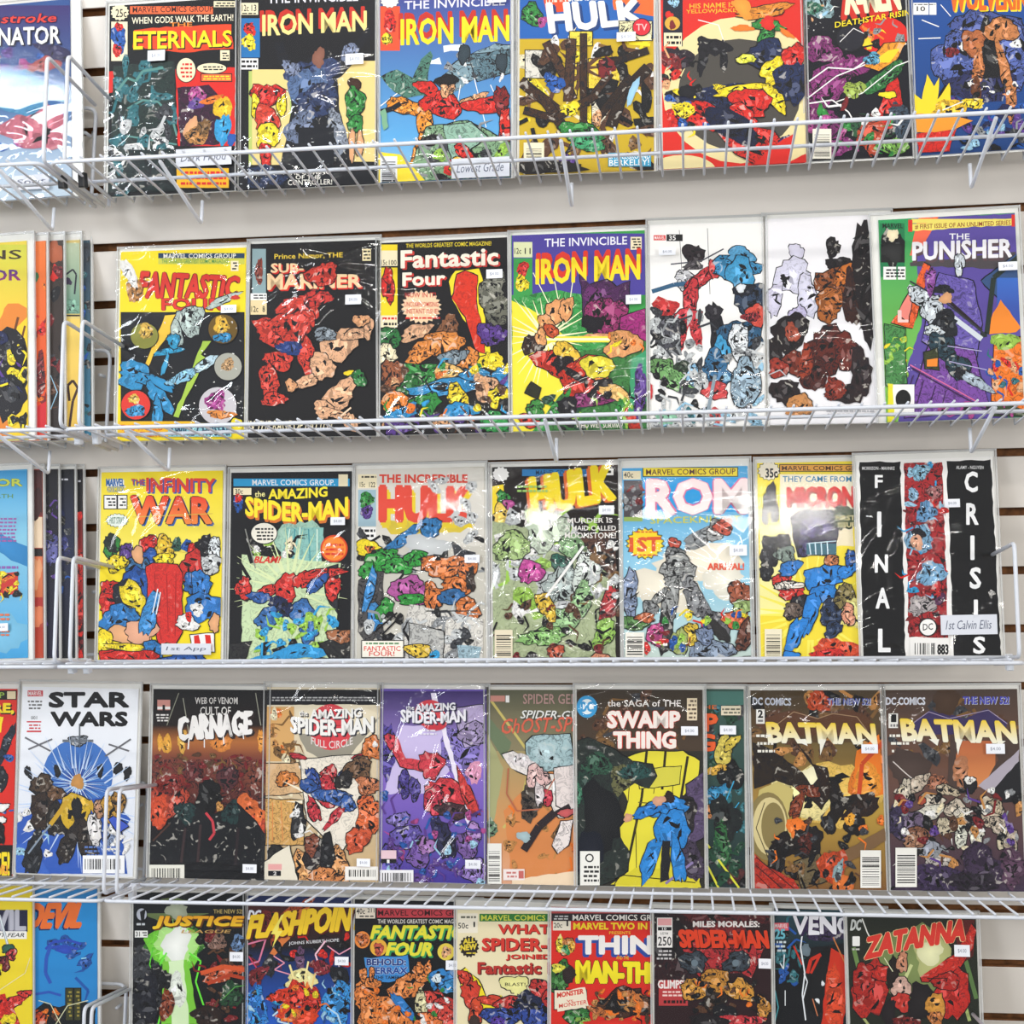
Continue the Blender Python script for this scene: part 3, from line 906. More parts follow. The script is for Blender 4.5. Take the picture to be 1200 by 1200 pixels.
comic(1, 0, (-40,290,106,284,107,519,-40,523), 'comic showing as a narrow dark teal strip, rearmost of second shelf fanned group', '''
g 2a2c34 2f6f8a -40 285 108 512
c akdb 22 94 290 107 505 6
''', base='2a4a58', mr=1.5, mt=8, group=G[1])
comic(1, 0, (143,295,288,297,287,517,137,521), 'yellow bordered comic with red title over black starry art with round insets', '''
r 1c3a5c 186 297 287 303
t;MARVEL COMICS GROUP;e8e8e0;192;297.5;277;303;bold=.02
r c8c84c 186 303 287 310
t;THE WORLDS GREATEST COMIC MAGAZINE;3a8a4a;190;304;268;309;bold=.0
r 0f1116 142 366 287 496
t;FANTASTIC;d83428;164;318;280;350;bold=.04;slant=4;grow=-6;out=6a1414;ow=.02
t;FOUR;d83428;190;350;262;364;bold=.04;out=6a1414;ow=.02
r i 271 306 280 318
l k 272 307 279 317 3
b h* 158 340 10 14
b w~ 152 320 6 20 -30
P f0c43c 194 370 212 368 206 380 180 418 172 434 168 432
B b4c4be* 224 376 16 18 -30
B b4c4be+ 208 392 7 14 -10
B b4c4be+ 262 352 22 4 -22
b c83428 276 349 5 3
B 2c9cc8+ 198 412 16 4 -10
B 2c9cc8+ 204 400 8 8
B 3a9cc8 194 428 3 12 15
B 2c8fc4~ 158 440 20 16 10
B 2c8fc4~ 178 446 24 6 10
B 2c8fc4~ 188 466 8 24 -40
B 2c8fc4~ 185 486 6 20
B 2c8fc4 190 450 18 5 30
P a8c84a 238 400 248 400 236 416 242 420 218 468 210 490 204 488 224 440
B bcd8e4* 240 428 22 5 -35
B 8cc4e0* 214 442 18 7 -25
E 8a8a3a 170 394 16 15
b d8b04a* 172 388 9 9
E 6a5014 262 386 17 17
b e8b83c* 260 382 9 10
b 2c8fc4* 262 396 10 6
E a8a89c 268 430 16 16
b c8a070* 268 428 7 8
E d83428 160 475 17 17
b e0b84a* 158 468 6 6
b 2c8fc4* 160 482 11 7
E c8c4c8 256 476 22 22
b a83a8c* 254 470 13 11
b e08a3c* 260 486 16 5
c w 26 190 372 284 490 1.4
r ecb81c 140 494 230 512
t;THIS WORLD;c83428;142;498;192;505;bold=.05
t;THIS ENEMY!;c83428;146;506;192;512;bold=.05
r 8cc4cc 198 498 272 512
t;TWICE CHOSEN!;1c3a5c;200;499;270;511;bold=.04
b f0dc28 279 498 7 7
''', base='f0d81c', wr=.4, zones=((165,315,34,1.4),(205,325,30,1.3),(240,315,24,1),(160,400,24,1),(258,490,24,1)), stickers=((269.5,363,18,9),), group=G[1])
comic(1, 0, (295,291,442,285,442,513,290,519), 'bagged black comic with cream block title, red rocky mass and tan rounded shapes', '''
r 8aa4a8 296 292 312 344
b 8a3a2a* 304 318 5 14
r w 294 344 313 352
l k 295 345 312 351 2
r e8d2a0 294 352 313 369
t;12c;k;295;359;303;366
t;8;k;308;359;311;366
r e8d8a8 425 292 435 306
l k 426 293 434 305 3
t;Prince Namor, THE;e8c83c;322;298;402;305;bold=.02;tilt=-2
t;SUB-;efcfa0;318;309;356;320;bold=.05;sh=r
t;MARINER;efcfa0;314;321;424;340;bold=.05;tilt=-3;grow=-4;sh=r
B d43c2c* 378 322 18 13 -20
B d43c2c* 352 365 30 18 -30
B d43c2c* 320 390 24 14 20
B d43c2c* 345 382 24 18
B c8342c* 372 350 16 10
B d43c2c* 328 422 16 12
B d43c2c* 316 448 12 22 -8
B d43c2c* 322 468 16 7
B d43c2c* 360 418 10 22 -10
b 1c3a7c+ 340 408 16 8 10
B e4b088+ 398 404 20 22 20
B e4b088+ 378 430 14 16
B e4b088+ 418 392 18 6 -8
B e4b088+ 432 384 6 14 
B dca070+ 424 376 9 7
B e4b088+ 358 448 18 6 -18
B dca070+ 342 452 7 7
B 8a949c* 381 392 12 9
b f0d020 412 438 7 4
B 2a7a3a* 420 444 9 10
B e4b088+ 398 464 14 24 50
B e4b088+ 380 480 12 10 30
B e4b088+ 402 488 24 5 20
s efd0b0 2 400 488 412 478
s efd0b0 1.2 404 490 416 486
B e4b088+ 412 496 7 12 -20
t;IN THE RAGE OF BATTLE!;efe2bd;291;493;390;505;bold=.03;slant=2;jag=.2
''', base='0f0d0f', wr=.12, zones=((385,325,20,1.6),(385,350,16,1.3),(305,305,20,1),(330,300,16,1)), stickers=((415,352,18,11),), group=G[1])
comic(1, 0, (445,287,594,281,597,507,446,514), 'comic with white serif-like title and tall red flame shape above a multicoloured crowd of shapes', '''
r 0f0d10 445 281 598 400
r f0d420 446 287 466 306
r i 446 294 466 312
t;15c;k;447;305;454;311
t;100;k;456;305;465;311
r f0d420 446 314 466 372
B r* 455 335 7 20
r i 446 370 466 384
l r 448 371 465 376 1
l k 448 377 465 383 1
t;THE WORLDS GREATEST COMIC MAGAZINE!;e8d22c;476;286;576;291;bold=.01;tilt=-3
t;Fantastic;f2ead8;470;294;584;315;bold=.04;tilt=-4;sh=c8342c;dx=2
t;Four;f2ead8;472;320;522;336;bold=.05;tilt=-2;sh=c8342c;dx=2
K efcfa8 494 360 24 20 22
t;NOW IN IT!;c8342c;475;343;511;349;bold=.04
t;UNCOMPROMISING;c8342c;474;354;514;360;bold=.03
t;INSTANT ISSUE!;c8342c;476;362;514;368;bold=.03
l r 474 371 516 375 1
p f4dc28 534 318 562 315 568 335 564 352 574 400 576 420 562 418 548 380 530 352 526 330
P d8341c~ 536 322 546 318 560 324 558 352 568 400 568 414 558 412 546 372 530 350
B 7a7a6c* 576 344 16 22
b 8a8a7c* 580 330 12 12
b 6a6a5c* 584 365 14 20
B p* 576 392 16 14
B 8a5a3a* 526 384 12 14
B 2a7a3a* 456 398 14 14
B i* 454 416 12 12
B e4b088+ 488 390 18 9 -30
B e08a3c* 520 404 26 14
B e08a3c* 496 412 24 10 -30
B e08a3c* 548 420 12 14
B 2f8a3a* 494 440 26 18
B 1f6a2a* 476 450 16 12
B 7a8a94* 530 420 20 8 -20
B 9c5a38* 460 440 12 20
B f0c070* 524 436 16 10
B 2c8fc8+ 520 455 44 9 -8
B 2c8fc8+ 560 440 20 8 10
B y+ 575 424 14 11
B 2c8fc8+ 590 450 12 20
B f0d428* 536 466 12 16
B e4b088* 570 456 12 18
B y* 585 465 14 12
B 2f8a3a* 498 474 20 12
B 2c8fc8+ 476 482 22 8 -20
B 2c8fc8+ 540 482 20 10
B e8842c* 462 470 14 12
B 1a1a1a* 590 475 12 8
c kgcoypnt 50 448 430 594 505 8
B 2f9a4a* 580 496 18 12
B t* 520 496 12 8
B p* 466 502 18 8
''', base='151214', wr=.3, zones=((465,360,24,1),(505,475,28,1.1),(545,475,24,1)), stickers=((580,322,18,10),), group=G[1])
comic(1, 0, (600,280,755,274,759,507,600,509), 'comic with purple top, yellow title, green ground and yellow light rays at left', '''
r 4a3f96 600 274 760 346
r d8dcae 602 284 624 302
t;12c;k;603;291;611;298;bold=.02
t;11;k;615;291;622;298;bold=.02
r 3a9a4a 602 303 624 350
b d8302c* 613 316 7 9
b y* 612 332 7 10
t;THE INVINCIBLE;eceaf2;638;280;735;290;bold=.04;tilt=-3
r efe2bd 739 278 752 293
l k 740 279 751 292 4
p 3a9a4a+ 600 350 650 340 720 350 760 380 760 509 600 509
p 3a7a3a+ 620 420 760 400 760 509 640 509
p f3e23c 600 352 640 372 668 400 660 460 620 509 600 509
z fbf6c8 640 396 8 60 30 3
s f8f6d0 1 655 380 625 320
s f8f6d0 1 660 380 650 330
s f8f6d0 1 664 380 672 326
t;IRON MAN;f6dc22;628;304;750;334;bold=.04;tilt=-6;sh=d83420;dx=1;dy=-7
P 4a2050+ 680 322 692 334 710 328 722 336 738 330 735 372 722 396 700 400 684 370
b 6a2a6a* 700 352 18 14
B 9a2f6a* 710 370 22 22
b 141018 694 380 12 11
b e2a070~ 700 396 20 5
P a82a7c+ 728 372 756 362 758 400 726 396
B eaa468~ 650 368 20 12 -40
B eaa468~ 640 382 10 12
B eaa468~ 664 362 7 14 20
s f2e23c 7 640 398 680 398 722 398
s fbf6c8 3 640 398 715 398
B d2572c+ 646 388 10 6 30
B 3a2418* 624 404 12 11
B eaa468~ 634 396 7 9
B eaa468~ 730 404 22 14
c oyh 8 712 392 750 412 7
B c8301c* 652 424 26 16 20
B f0c43c+ 664 412 16 10 30
b 1a1014* 660 426 12 10
B e05030+ 690 426 20 8 -10
B c8301c* 680 450 26 18 20
B f09038+ 706 440 8 16
B e8d838~ 700 430 18 14
b 1a1014* 674 440 16 5 30
b 1a1014* 706 450 14 6 -15
B f0c070+ 722 462 20 8 30
B c8301c+ 742 490 10 18 -20
B 8a2f6a* 690 470 26 8
p 3a9a6a 740 420 758 410 758 470 736 490
P 2a2a18+ 615 460 624 448 634 456 630 468
B d83420* 622 492 14 8
b 141018* 662 484 18 16
B 3a8a3a* 628 480 10 10
c kgfl 24 640 460 755 505 9
t;WHO WILL SURVIVE?;f0eadc;675;496;730;502;bold=.02
b p* 750 460 8 30
''', base='3a9a4a', zones=((745,440,24,.8),), stickers=((742.5,352,16.5,10),), group=G[1])
comic(1, 0, (762,271,894,262,898,501,762,508), 'white comic with crowded blue, red and green shapes, right of the purple-topped comic', '''
r w 762 262 900 508
r d83028 766 276 780 282
t;MARVEL;w;767;277;779;281;bold=.02
r 1a1a1a 781 275 800 283
t;35;w;784;276;792;282;bold=.03
s 1a1a1a .6 796 270 801 350
s 1a1a1a .6 829 268 832 345
B 2a2024* 812 298 12 11
s 4a4a52 1.6 786 310 806 308 822 306 848 292
b 4a4448* 812 312 12 5
B cfcfd2* 806 330 14 12
s 2f5a7a 5 764 342 790 334 812 332
B c8343a* 822 326 18 8 -35
B d84a4a+ 838 316 8 10
B 3a90c0* 862 314 26 14 -5
B 58a4d0~ 868 300 16 10
B c8343a* 810 350 8 24
B d8404a~ 806 372 16 10
b c8343a* 798 392 8 20 10
b c8343a* 816 392 6 20 -10
b c83030+ 780 360 14 12
b 1c1c22* 840 384 8 30
b 28242c* 836 366 10 10
B 2a3c54* 880 350 18 22
B 3f9ccb~ 868 322 16 20
B 1c2230* 872 340 12 6
B e2e6ea 868 338 6 5
B 2c5a7c* 870 395 24 22
B d85040~ 886 370 10 14
b 9a2f34* 880 372 10 6 
B 3f9ccb~ 846 412 9 18
B 2f6a94* 838 438 18 24
B d84a4a+ 838 458 16 10
B 4a4a52* 782 390 20 20
c edqk 40 764 365 820 430 9
B 6a9a5a* 776 432 14 12
B 7ab06a* 792 446 22 12 20
b 2a3a2a* 800 430 12 6
B 8ab8d8* 812 440 8 12
c edkq 36 764 440 830 500 9
B e8ecef* 866 400 12 20
c qsed 26 850 400 896 480 9
B 9cb4c4* 874 450 16 30
b c84a4a+ 838 490 8 12
c aqs 26 764 480 894 505 9
b 8cc4a4~ 780 490 14 8
b c8343a~ 762 460 3 10
s 8a9aa4 4 830 480 838 440
''', base='e9e9ea', mt=6, zones=((884,450,20,.9),), stickers=((782,296,18,8),), group=G[1])
comic(1, 0, (898,259,1040,254,1048,497,900,501), 'white comic with pale violet sketch and rust brown shapes, no title showing', '''
r f0eef0 896 250 1052 503
c 9 0 0 0 1 1 1
B d8d4e6 933 298 8 12
B dad8ea~ 930 326 22 22
B d4d0e4~ 908 350 8 22 15
B dad8ea~ 946 350 12 24
B c8c0e0~ 934 372 10 14
b 1a1214* 976 291 9 12
b 1c1416* 984 310 16 9
B 8a4a20* 976 330 22 18
B c87028* 990 322 16 8 -40
B b06428* 972 356 16 20
b 3a1c14* 998 350 10 34
b 1c1416* 1012 300 14 40
b 1c1416* 1016 350 12 50
B 5a1e14* 968 410 22 26 20
B 6a2418* 992 414 16 22 -15
b 4a1a14* 955 440 16 18
b 1c1214* 925 390 22 22
b 1c1214* 908 410 12 16
b a84c34+ 928 390 8 12
B 7a2e1c* 930 426 14 14
b 9a3a20* 944 424 7 20
B a03424+ 912 432 12 10
b 24181a* 920 460 20 14
b 24181a* 990 462 20 12
b 8a2e1c* 978 456 14 12 20
B c88a50+ 938 474 14 12
b c88a50+ 932 484 10 4
b 2a1a1c* 1008 440 14 30
s b8b8bc 1.4 900 440 914 434 922 442
l b0b0b4 968 476 1024 488 3
'''.replace('c 9 0 0 0 1 1 1\n', ''), base='efedf0', mt=5, zones=((1015,400,20,1),), group=G[1])
comic(1, 1, (1028,258,1190,250,1199,487,1040,497), 'large white-bordered comic with silver title on green, purple and orange art, second shelf right', '''
g 2a9a5a 8ac84a 1026 256 1080 500
p 5a4a9a 1070 256 1200 250 1200 400 1180 490 1052 495 1060 440 1080 380
r 1f7a4a 1031 262 1060 325
b 1a1a1a* 1046 290 12 22
b i 1046 276 6 8
r 1a1a1a 1032 286 1060 308
b 2a2a2a 1046 296 12 10
t;MARVEL;1a1a1a;1034;262;1058;268;bold=.04
r w 1035 313 1050 328
r w 1052 313 1061 328
l k 1036 315 1060 326 3
p ef6a4c 1076 256 1100 254 1076 300 1066 300
R ecdc6a 1068 262 1180 257
p ecdc6a 1068 263 1186 256 1186 264 1068 271
t;# FIRST ISSUE OF AN UNLIMITED SERIES;8a2a1a;1072;263.5;1184;269.5;bold=.03;tilt=-5
r d83428 1064 258 1069 272
r d83428 1185 252 1189 266
p 4a4448 1066 308 1190 296 1180 318 1140 314 1066 312
t;THE;f0eef0;1112;274;1136;281;bold=.04
t;PUNISHER;efedf0;1069;284;1186;306;bold=.05;tilt=-4;sh=5a4448;dx=1;dy=3
P e8602c+ 1068 350 1082 308 1090 312 1070 385 1044 378
P ef8a7c 1052 368 1066 340 1072 342 1064 378
t;L;f4d0c8;1052;364;1064;378;bold=.08
P 34507c 1150 330 1200 290 1200 380
g 3a6ac0 3a4aa0 1168 326 1200 380
p ef8a2c 1160 376 1172 352 1196 384 1190 390 1158 392
s 24302a 6 1200 296 1164 326 1156 392 1120 400
P 3a4c2c+ 1168 400 1200 394 1200 488 1160 488
P ec7a24+ 1165 398 1200 396 1200 480 1162 470
b 98c04a+ 1178 400 16 10
c rabto 24 1160 420 1198 470 8
P 6a5aac+ 1100 320 1140 330 1150 380 1140 440 1080 400
P 7a4aa0+ 1090 400 1140 410 1160 480 1060 490
s 24181c 4 1070 350 1110 352 1150 388
s cfd6dc 6 1064 336 1100 360 1150 398
s 30343a 2 1066 330 1104 352 1154 392
B cfd6dc* 1078 348 14 10 20
B cfd6dc* 1092 364 12 16
b 20242a* 1108 380 16 16
B d0d8dc* 1094 388 12 6
B 24404c* 1104 406 16 14 40
B 24404c* 1122 430 12 16 -20
b 1a1c24* 1126 438 8 8
B aab8c4+ 1144 448 20 6 35
B cfd6dc+ 1124 310 6 12
b 1a1c24* 1104 340 12 6
b d8a070 1108 350 7 7
b 8c4a9a* 1090 330 6 18
P 3a4024+ 1082 414 1098 408 1100 434 1084 432
p ef8a2c 1086 422 1098 420 1098 430 1086 430
s 3a1c4a 1.6 1068 432 1100 450 1150 478 1180 488
s d86a9a 1.4 1066 428 1110 452 1160 480
s 3a1c4a 1.2 1060 470 1070 440
s 3a1c4a 1.2 1074 474 1082 446
s 3a1c4a 1.2 1088 478 1096 452
s 3a1c4a 1.2 1102 482 1108 458
s b8b0d8 1 1110 406 1150 412
s b8b0d8 1 1112 424 1156 434
c yl 16 1036 400 1062 440 5
P 4a8a4a+ 1036 380 1060 386 1062 450 1038 452
c ylg 20 1038 390 1060 470 5
r w 1045 451 1071 484
e 141414 1058 468 9 11
p e8e030 1040 450 1046 450 1048 496 1040 497
c km 12 1100 476 1190 488 6
''', base='4a8a6a', mt=6, ml=8, mr=4, stickers=((1180,313,19,9),), zones=((1062,440,20,.5),), group=G[1])

# ================= ROW 3
comic(2, 2.8, (-118,555,32,552,33,772,-118,774), 'light blue comic with small yellow and orange inset panel, far left of third shelf', '''
g 2f94cc 86c4dc -118 552 34 630
g 86c4dc 3c9cd2 -118 630 34 772
b 2a84c0 10 640 40 12 30
b 74b8d8 0 740 30 26
t;TERMINATOR;c8d048;-110;562;27;571;bold=.05;out=3a6a4a;tilt=-1
t;DEATHS EARTH;5a8a4a;-60;579;16;584;bold=.03
l 9a5aa0 -20 606 20 636 7
l 8a5aa8 -30 662 22 668 1
p c8302a 2 672 22 670 22 697 0 698
c yok 22 -4 672 21 697 6
r e8c02c -20 671 0 697
c yor 10 -20 672 0 696 6
l d8704a 0 718 12 728 2
l d8704a -4 738 12 746 2
''', base='4aa4d4', mt=6, mr=6, stickers=((4,735,16,9),), group=G[2])
comic(2, 2.1, (-95,555,50,551,51,772,-95,774), 'comic showing as a strip of warm red and skin-like tones beside the light blue one', '''
g 3a1614 6a2420 -95 551 54 605
r e8cfb0 34 606 52 642
b 3a1614 45 590 10 18
r 1a1012 34 643 52 660
g d8744a c86a3c 34 652 54 700
b e8a070 43 672 6 18
r a82a24 34 700 52 712
b d87a50 44 722 9 14
g a8301c b8401c 34 735 54 775
''', base='a8402c', mr=1.5, mt=4, group=G[2])
comic(2, 1.4, (-78,555,68,551,69,772,-78,774), 'bagged comic showing as a black and violet strip behind the left end frame, third shelf', '''
g 0e0d14 1a1830 -78 551 72 775
b 4a4a86* 60 640 10 20
b 6a6aa8~ 62 650 6 10
c pvkd 16 50 560 70 740 7
''', base='121018', mr=1.5, mt=4, group=G[2])
comic(2, .7, (-60,555,87,551,88,772,-60,774), 'comic showing as a black and dark blue strip between end frame wires, third shelf', '''
g 0c0d14 1c2340 -60 551 90 640
g 1c2340 0a0a10 -60 640 90 775
b 3c4080* 75 640 7 12
c vbkd 14 70 600 86 700 7
l cfd0d8 72 560 82 564 1
''', base='0e1018', mr=1.5, mt=4, group=G[2])
comic(2, 0, (-50,555,97,551,98,772,-50,774), 'comic showing as a dark red and black strip, rearmost of third shelf fanned group', '''
g 120c0e a8201c -50 551 100 720
r 120c0e 86 551 100 600
b c8281c* 93 665 8 22
b c8281c* 93 715 8 20
c kxr 20 86 600 99 770 6
l cfd0d8 90 562 97 566 1
''', base='2a1012', mr=1.5, mt=4, group=G[2])
comic(2, 0, (119,557,262,554,258,777,116,778), 'bright yellow comic with red-orange three-letter title above a tall red shape, third shelf', '''
g f4dc1c f4e460 116 554 264 660
t;THE;c8342c;154;561;170;568;bold=.04;sh=1f57a8;dx=1
t;INFINITY;e0402c;172;560;253;577;bold=.05;grow=-1;sh=1f57a8;dx=1.5;tilt=0
t;MARVEL;2a6ab0;125;561;146;570;bold=.05;sh=w
t;COMICS;f2e23c;126;570;146;577;bold=.05;out=2a6ab0
t;WAR;e8402c;154;581;249;614;bold=.07;out=k;sh=1f57a8;dx=2;dy=2;col2=f0883c;grow=-2
R f4f2ee 123 581 137 596
R f4f2ee 139 581 149 596
l k 125 583 136 594 3
l k 141 583 148 594 3
K e8f0e8 138 610 13 8 16
t;FIRST STRIKE!;1f6a4a;129;606;147;614;bold=.05
s d8b84c .8 156 606 250 602
s d8b84c .8 130 640 250 650
B 2f8a3a* 132 642 9 14
b 1c2a20* 130 636 8 10
B p* 149 650 7 14
B r* 176 640 11 12
B b+ 176 655 12 11
B 2f6a9a* 162 668 17 14
B t 162 650 7 9
B y* 138 660 12 10
B e8c02c* 193 642 9 15
B y* 193 656 12 8
b 2a5a4a* 208 638 6 8
b b* 220 640 6 8
B r* 228 646 6 12
B 1a1a20* 240 640 9 12
B e8eef0* 252 644 8 14
B q* 244 662 16 12
B d0302a+ 226 668 14 20
B 2a6ab0+ 226 684 10 12
B b+ 160 690 20 24
P d8302a~ 172 664 180 660 208 662 214 672 214 740 206 756 196 752 188 756 176 720
s a81c1c 1.2 182 672 184 720 190 750
s a81c1c 1.2 196 672 198 740
s a81c1c 1.2 207 672 206 745
B r* 130 690 12 10
B r+ 128 708 12 14
B 1c2230* 146 694 12 16 20
B y+ 158 700 12 22 -25
B 2a7cc0+ 140 724 22 14 -10
B t 150 744 24 10 15
B e2a888 166 740 20 12
B 3a8fd0+ 176 720 10 24 15
B 2f7cc8+ 236 684 12 14
B 2f7cc8~ 240 712 20 18
b w~ 232 714 8 7
B w~ 220 730 14 8 10
b r~ 222 722 4 6
P f0f0ee 224 744 252 742 252 764 226 760
p r 228 745 234 744 236 762 230 762
p r 241 744 247 744 249 762 243 762
B t 252 730 6 10
B y+ 124 758 10 20
B r+ 130 770 14 8
B 2a7cc0+ 178 764 14 12
B r+ 158 768 30 7
B y+ 148 758 22 4 4
B b+ 218 772 24 7
s e8f0f8 1.4 180 718 186 690
s e8f0f8 1.4 184 720 189 694
''', base='f4dc1c', mt=5, zones=((185,580,14,.9),(205,600,14,.8)), notes=((191,754,249,767,'1st App'),), group=G[2])
comic(2, 0, (272,557,412,556,411,777,268,777), 'black comic with curved yellow title above a pale green waterfall, third shelf', '''
r 101014 268 556 414 777
r 2a9cd0 274 561 410 570
t;MARVEL COMICS GROUP.;f2f4f4;296;562;393;569;bold=.04
r i 274 572 295 580
t;30c;k;276;573;285;579
r i 397 556 408 570
b b* 280 590 6 10
b r* 280 584 5 5
t;the;f4ec9c;299;576;311;583;bold=.03;tilt=-1
t;AMAZING;f6e22c;315;574;384;586;bold=.05;tilt=-3;arch=-1
t;SPIDER-MAN;f6e22c;288;588;408;611;bold=.05;arch=-7;tilt=1;sh=d8742c;dy=3
b a8d0bc~ 352 640 26 32
p 8ac0b8~ 336 618 380 618 376 664 330 664
s d8ecd8 1.4 340 620 334 660
s d8ecd8 1.4 352 618 350 662
s 3f8f98 1.4 346 620 343 662
s 3f8f98 1.4 362 620 364 660
s d8ecd8 1.4 372 620 372 664
c lwik 40 284 628 344 680 9
p c8dcae~ 284 650 400 660 392 770 284 775
z d8e4b0 340 690 20 74 30 3
E efeadb 310 625 15 12
l k 299 618 321 634 4
l k 304 642 322 652 3
t;BLAM!;d8342c;299;652;329;660;bold=.06;slant=3
e d8441c 392 643 16 16
e ef8a2c 392 643 14 14
l r 381 636 403 652 3
s k 5 284 624 296 660
s 8a8a84 1.4 288 620 300 666
s k 4 282 660 294 680
P 2a2c32+ 378 668 396 662 396 720 384 700
B d8342c* 316 692 16 6 -20
B d8342c* 286 690 10 12
B 2a5ca4+ 304 700 14 6
B d8342c+ 336 690 12 16
B d8342c+ 356 680 12 9 -30
B d8342c* 378 672 24 6 -8
B d8342c* 390 690 9 14
B 2a5ca4+ 372 684 14 7 -40
b 1c2850* 330 712 16 12
B 3a72b4+ 314 724 16 10 -40
B 3a72b4+ 356 720 16 14 30
B 3a72b4+ 362 738 12 14
c cl 30 290 720 396 770 9
c ck 18 300 752 380 776 9
b 2f9cd8~ 352 764 26 9
b 2f9cd8~ 318 772 20 5
P 2a2a2a* 270 754 296 752 286 776 270 777
P 2a2a2a* 376 754 411 742 411 776 392 777
B a86a44* 400 745 14 9
''', base='101014', mt=5, stickers=((397,611,17,9),), zones=((405,650,20,.9),), group=G[2])
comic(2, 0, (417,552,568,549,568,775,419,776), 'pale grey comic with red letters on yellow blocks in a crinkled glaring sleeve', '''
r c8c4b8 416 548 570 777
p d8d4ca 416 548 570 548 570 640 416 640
r i 420 556 442 572
t;15c;k;422;565;428;571
t;122;k;433;565;440;571
l k 421 557 441 561 1
r 9cb8c4 420 574 441 617
b g* 430 586 9 9
b p* 430 600 7 8
r w 420 618 441 632
l k 421 619 440 631 2
t;THE INCREDIBLE;d8402c;445;556;548;566;bold=.06
p d8c03c 446 610 558 612 540 624 458 626
t;HULK;e04a38;445;569;552;612;bold=.1;sh=e8cc2c;dx=3;dy=6;grow=-2
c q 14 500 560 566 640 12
c dke 24 420 625 566 680 10
p 4a4848* 420 680 450 660 450 740 430 756 420 740
B 2f7cb8+ 504 618 14 11
B 2f7cb8+ 474 630 28 6 -35
b q 500 640 24 14
B y~ 432 642 14 9
b d8702c* 434 644 6 5
B 2f9a3a* 448 656 20 12
B 3aa444* 466 664 16 10
B 2f9a3a* 488 654 14 9
B 2f9a3a+ 430 668 10 8 -40
B 3c8fd0+ 434 690 5 28 12
B 3c8fd0+ 440 722 9 16
B 2f9a3a+ 452 716 10 14
B b85aa0~ 476 690 20 14
B a84a90* 494 696 12 14
B 2f9a3a+ 484 702 18 6
B dc7a38* 520 664 24 14
B dc7a38* 548 668 12 12
B dc7a38* 508 700 10 18
B dc7a38* 534 688 18 10
B 2f6ca4+ 532 700 20 8
B dc7a38* 548 715 14 14
b 3a2a24* 552 680 6 14
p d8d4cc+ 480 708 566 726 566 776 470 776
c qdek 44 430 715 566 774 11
P b8b8b4+ 480 730 520 740 520 774 480 770
s k 2 440 740 466 718
s k 2 448 744 472 720
s 2a2a2a 1.2 500 716 560 716
R f4eee0 425 751 473 770
t;FANTASTIC;d8342c;427;757;470;763;bold=.06
t;FOUR!;d8342c;433;763;463;769;bold=.06
l 5a8a5a 428 752 468 756 1
B e8c440* 490 762 14 8
b c* 510 768 6 6
p a0bcc8+ 536 756 564 758 562 774 538 774
''', base='c8c4b8', mt=5, wr=.9, zones=((520,590,40,1.3),(530,660,40,1.2),(540,740,30,1.2)), stickers=((554,655,17,9),), group=G[2])
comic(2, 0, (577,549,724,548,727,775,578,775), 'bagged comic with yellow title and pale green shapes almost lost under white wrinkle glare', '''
r 1a1210 576 547 728 777
K w 587 556 10 9 12
r 2c7cb8 612 550 700 558
t;MARVEL COMICS GROUP;16324c;628;551;697;557;bold=.04
r w 701 549 719 557
l k 702 550 718 556 1
t;HULK;f2d81c;622;560;720;604;bold=.09;tilt=-18;slant=-4;sh=d86a2c;dx=-3
p f0d428 577 570 590 568 590 600 577 604
B g* 590 584 8 8
B m+ 596 592 7 6
B f4d060~ 588 604 10 12
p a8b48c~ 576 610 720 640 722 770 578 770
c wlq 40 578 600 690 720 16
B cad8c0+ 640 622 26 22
B a8c47c* 600 640 20 18 -40
B 88b07c* 672 640 16 14
B 2f6a5a* 658 660 12 10
B c84a9c+ 622 670 16 12 -10
B b0bcb8* 660 685 20 22
B dce4dc* 690 668 16 26 20
B 9cc48c* 660 728 30 14 -30
B 9cc48c* 680 705 12 24 20
B 8abc6c* 636 746 26 10 -10
B e8c03c* 640 710 8 20 -30
B c83a3c* 712 708 7 24 20
B 98c45c* 708 742 12 18 20
P 5a3a2c* 680 630 722 620 722 680 712 672
c kqwu 30 690 630 724 700 8
c nxk 34 580 700 726 774 8
B c85a3c* 652 764 10 8
B d89070+ 704 772 10 7
s w 3 684 640 640 700 
t;MURDER IS;f4f0ea;665;607;718;613;bold=.04
t;A MAID CALLED;f4f0ea;662;616;722;622;bold=.03
t;MOONSTONE!;f4f0ea;662;624;722;631;bold=.04
l 9ac46a 606 568 642 578 2
u e8dcc0 580 738 601 772 1
''', base='3a2a24', mt=4, wr=1, zones=((630,600,45,1.4),(620,650,45,1.4),(610,710,40,1.3),(690,670,30,1.2),(600,755,24,1)), stickers=((711,598,17,10),), group=G[2])
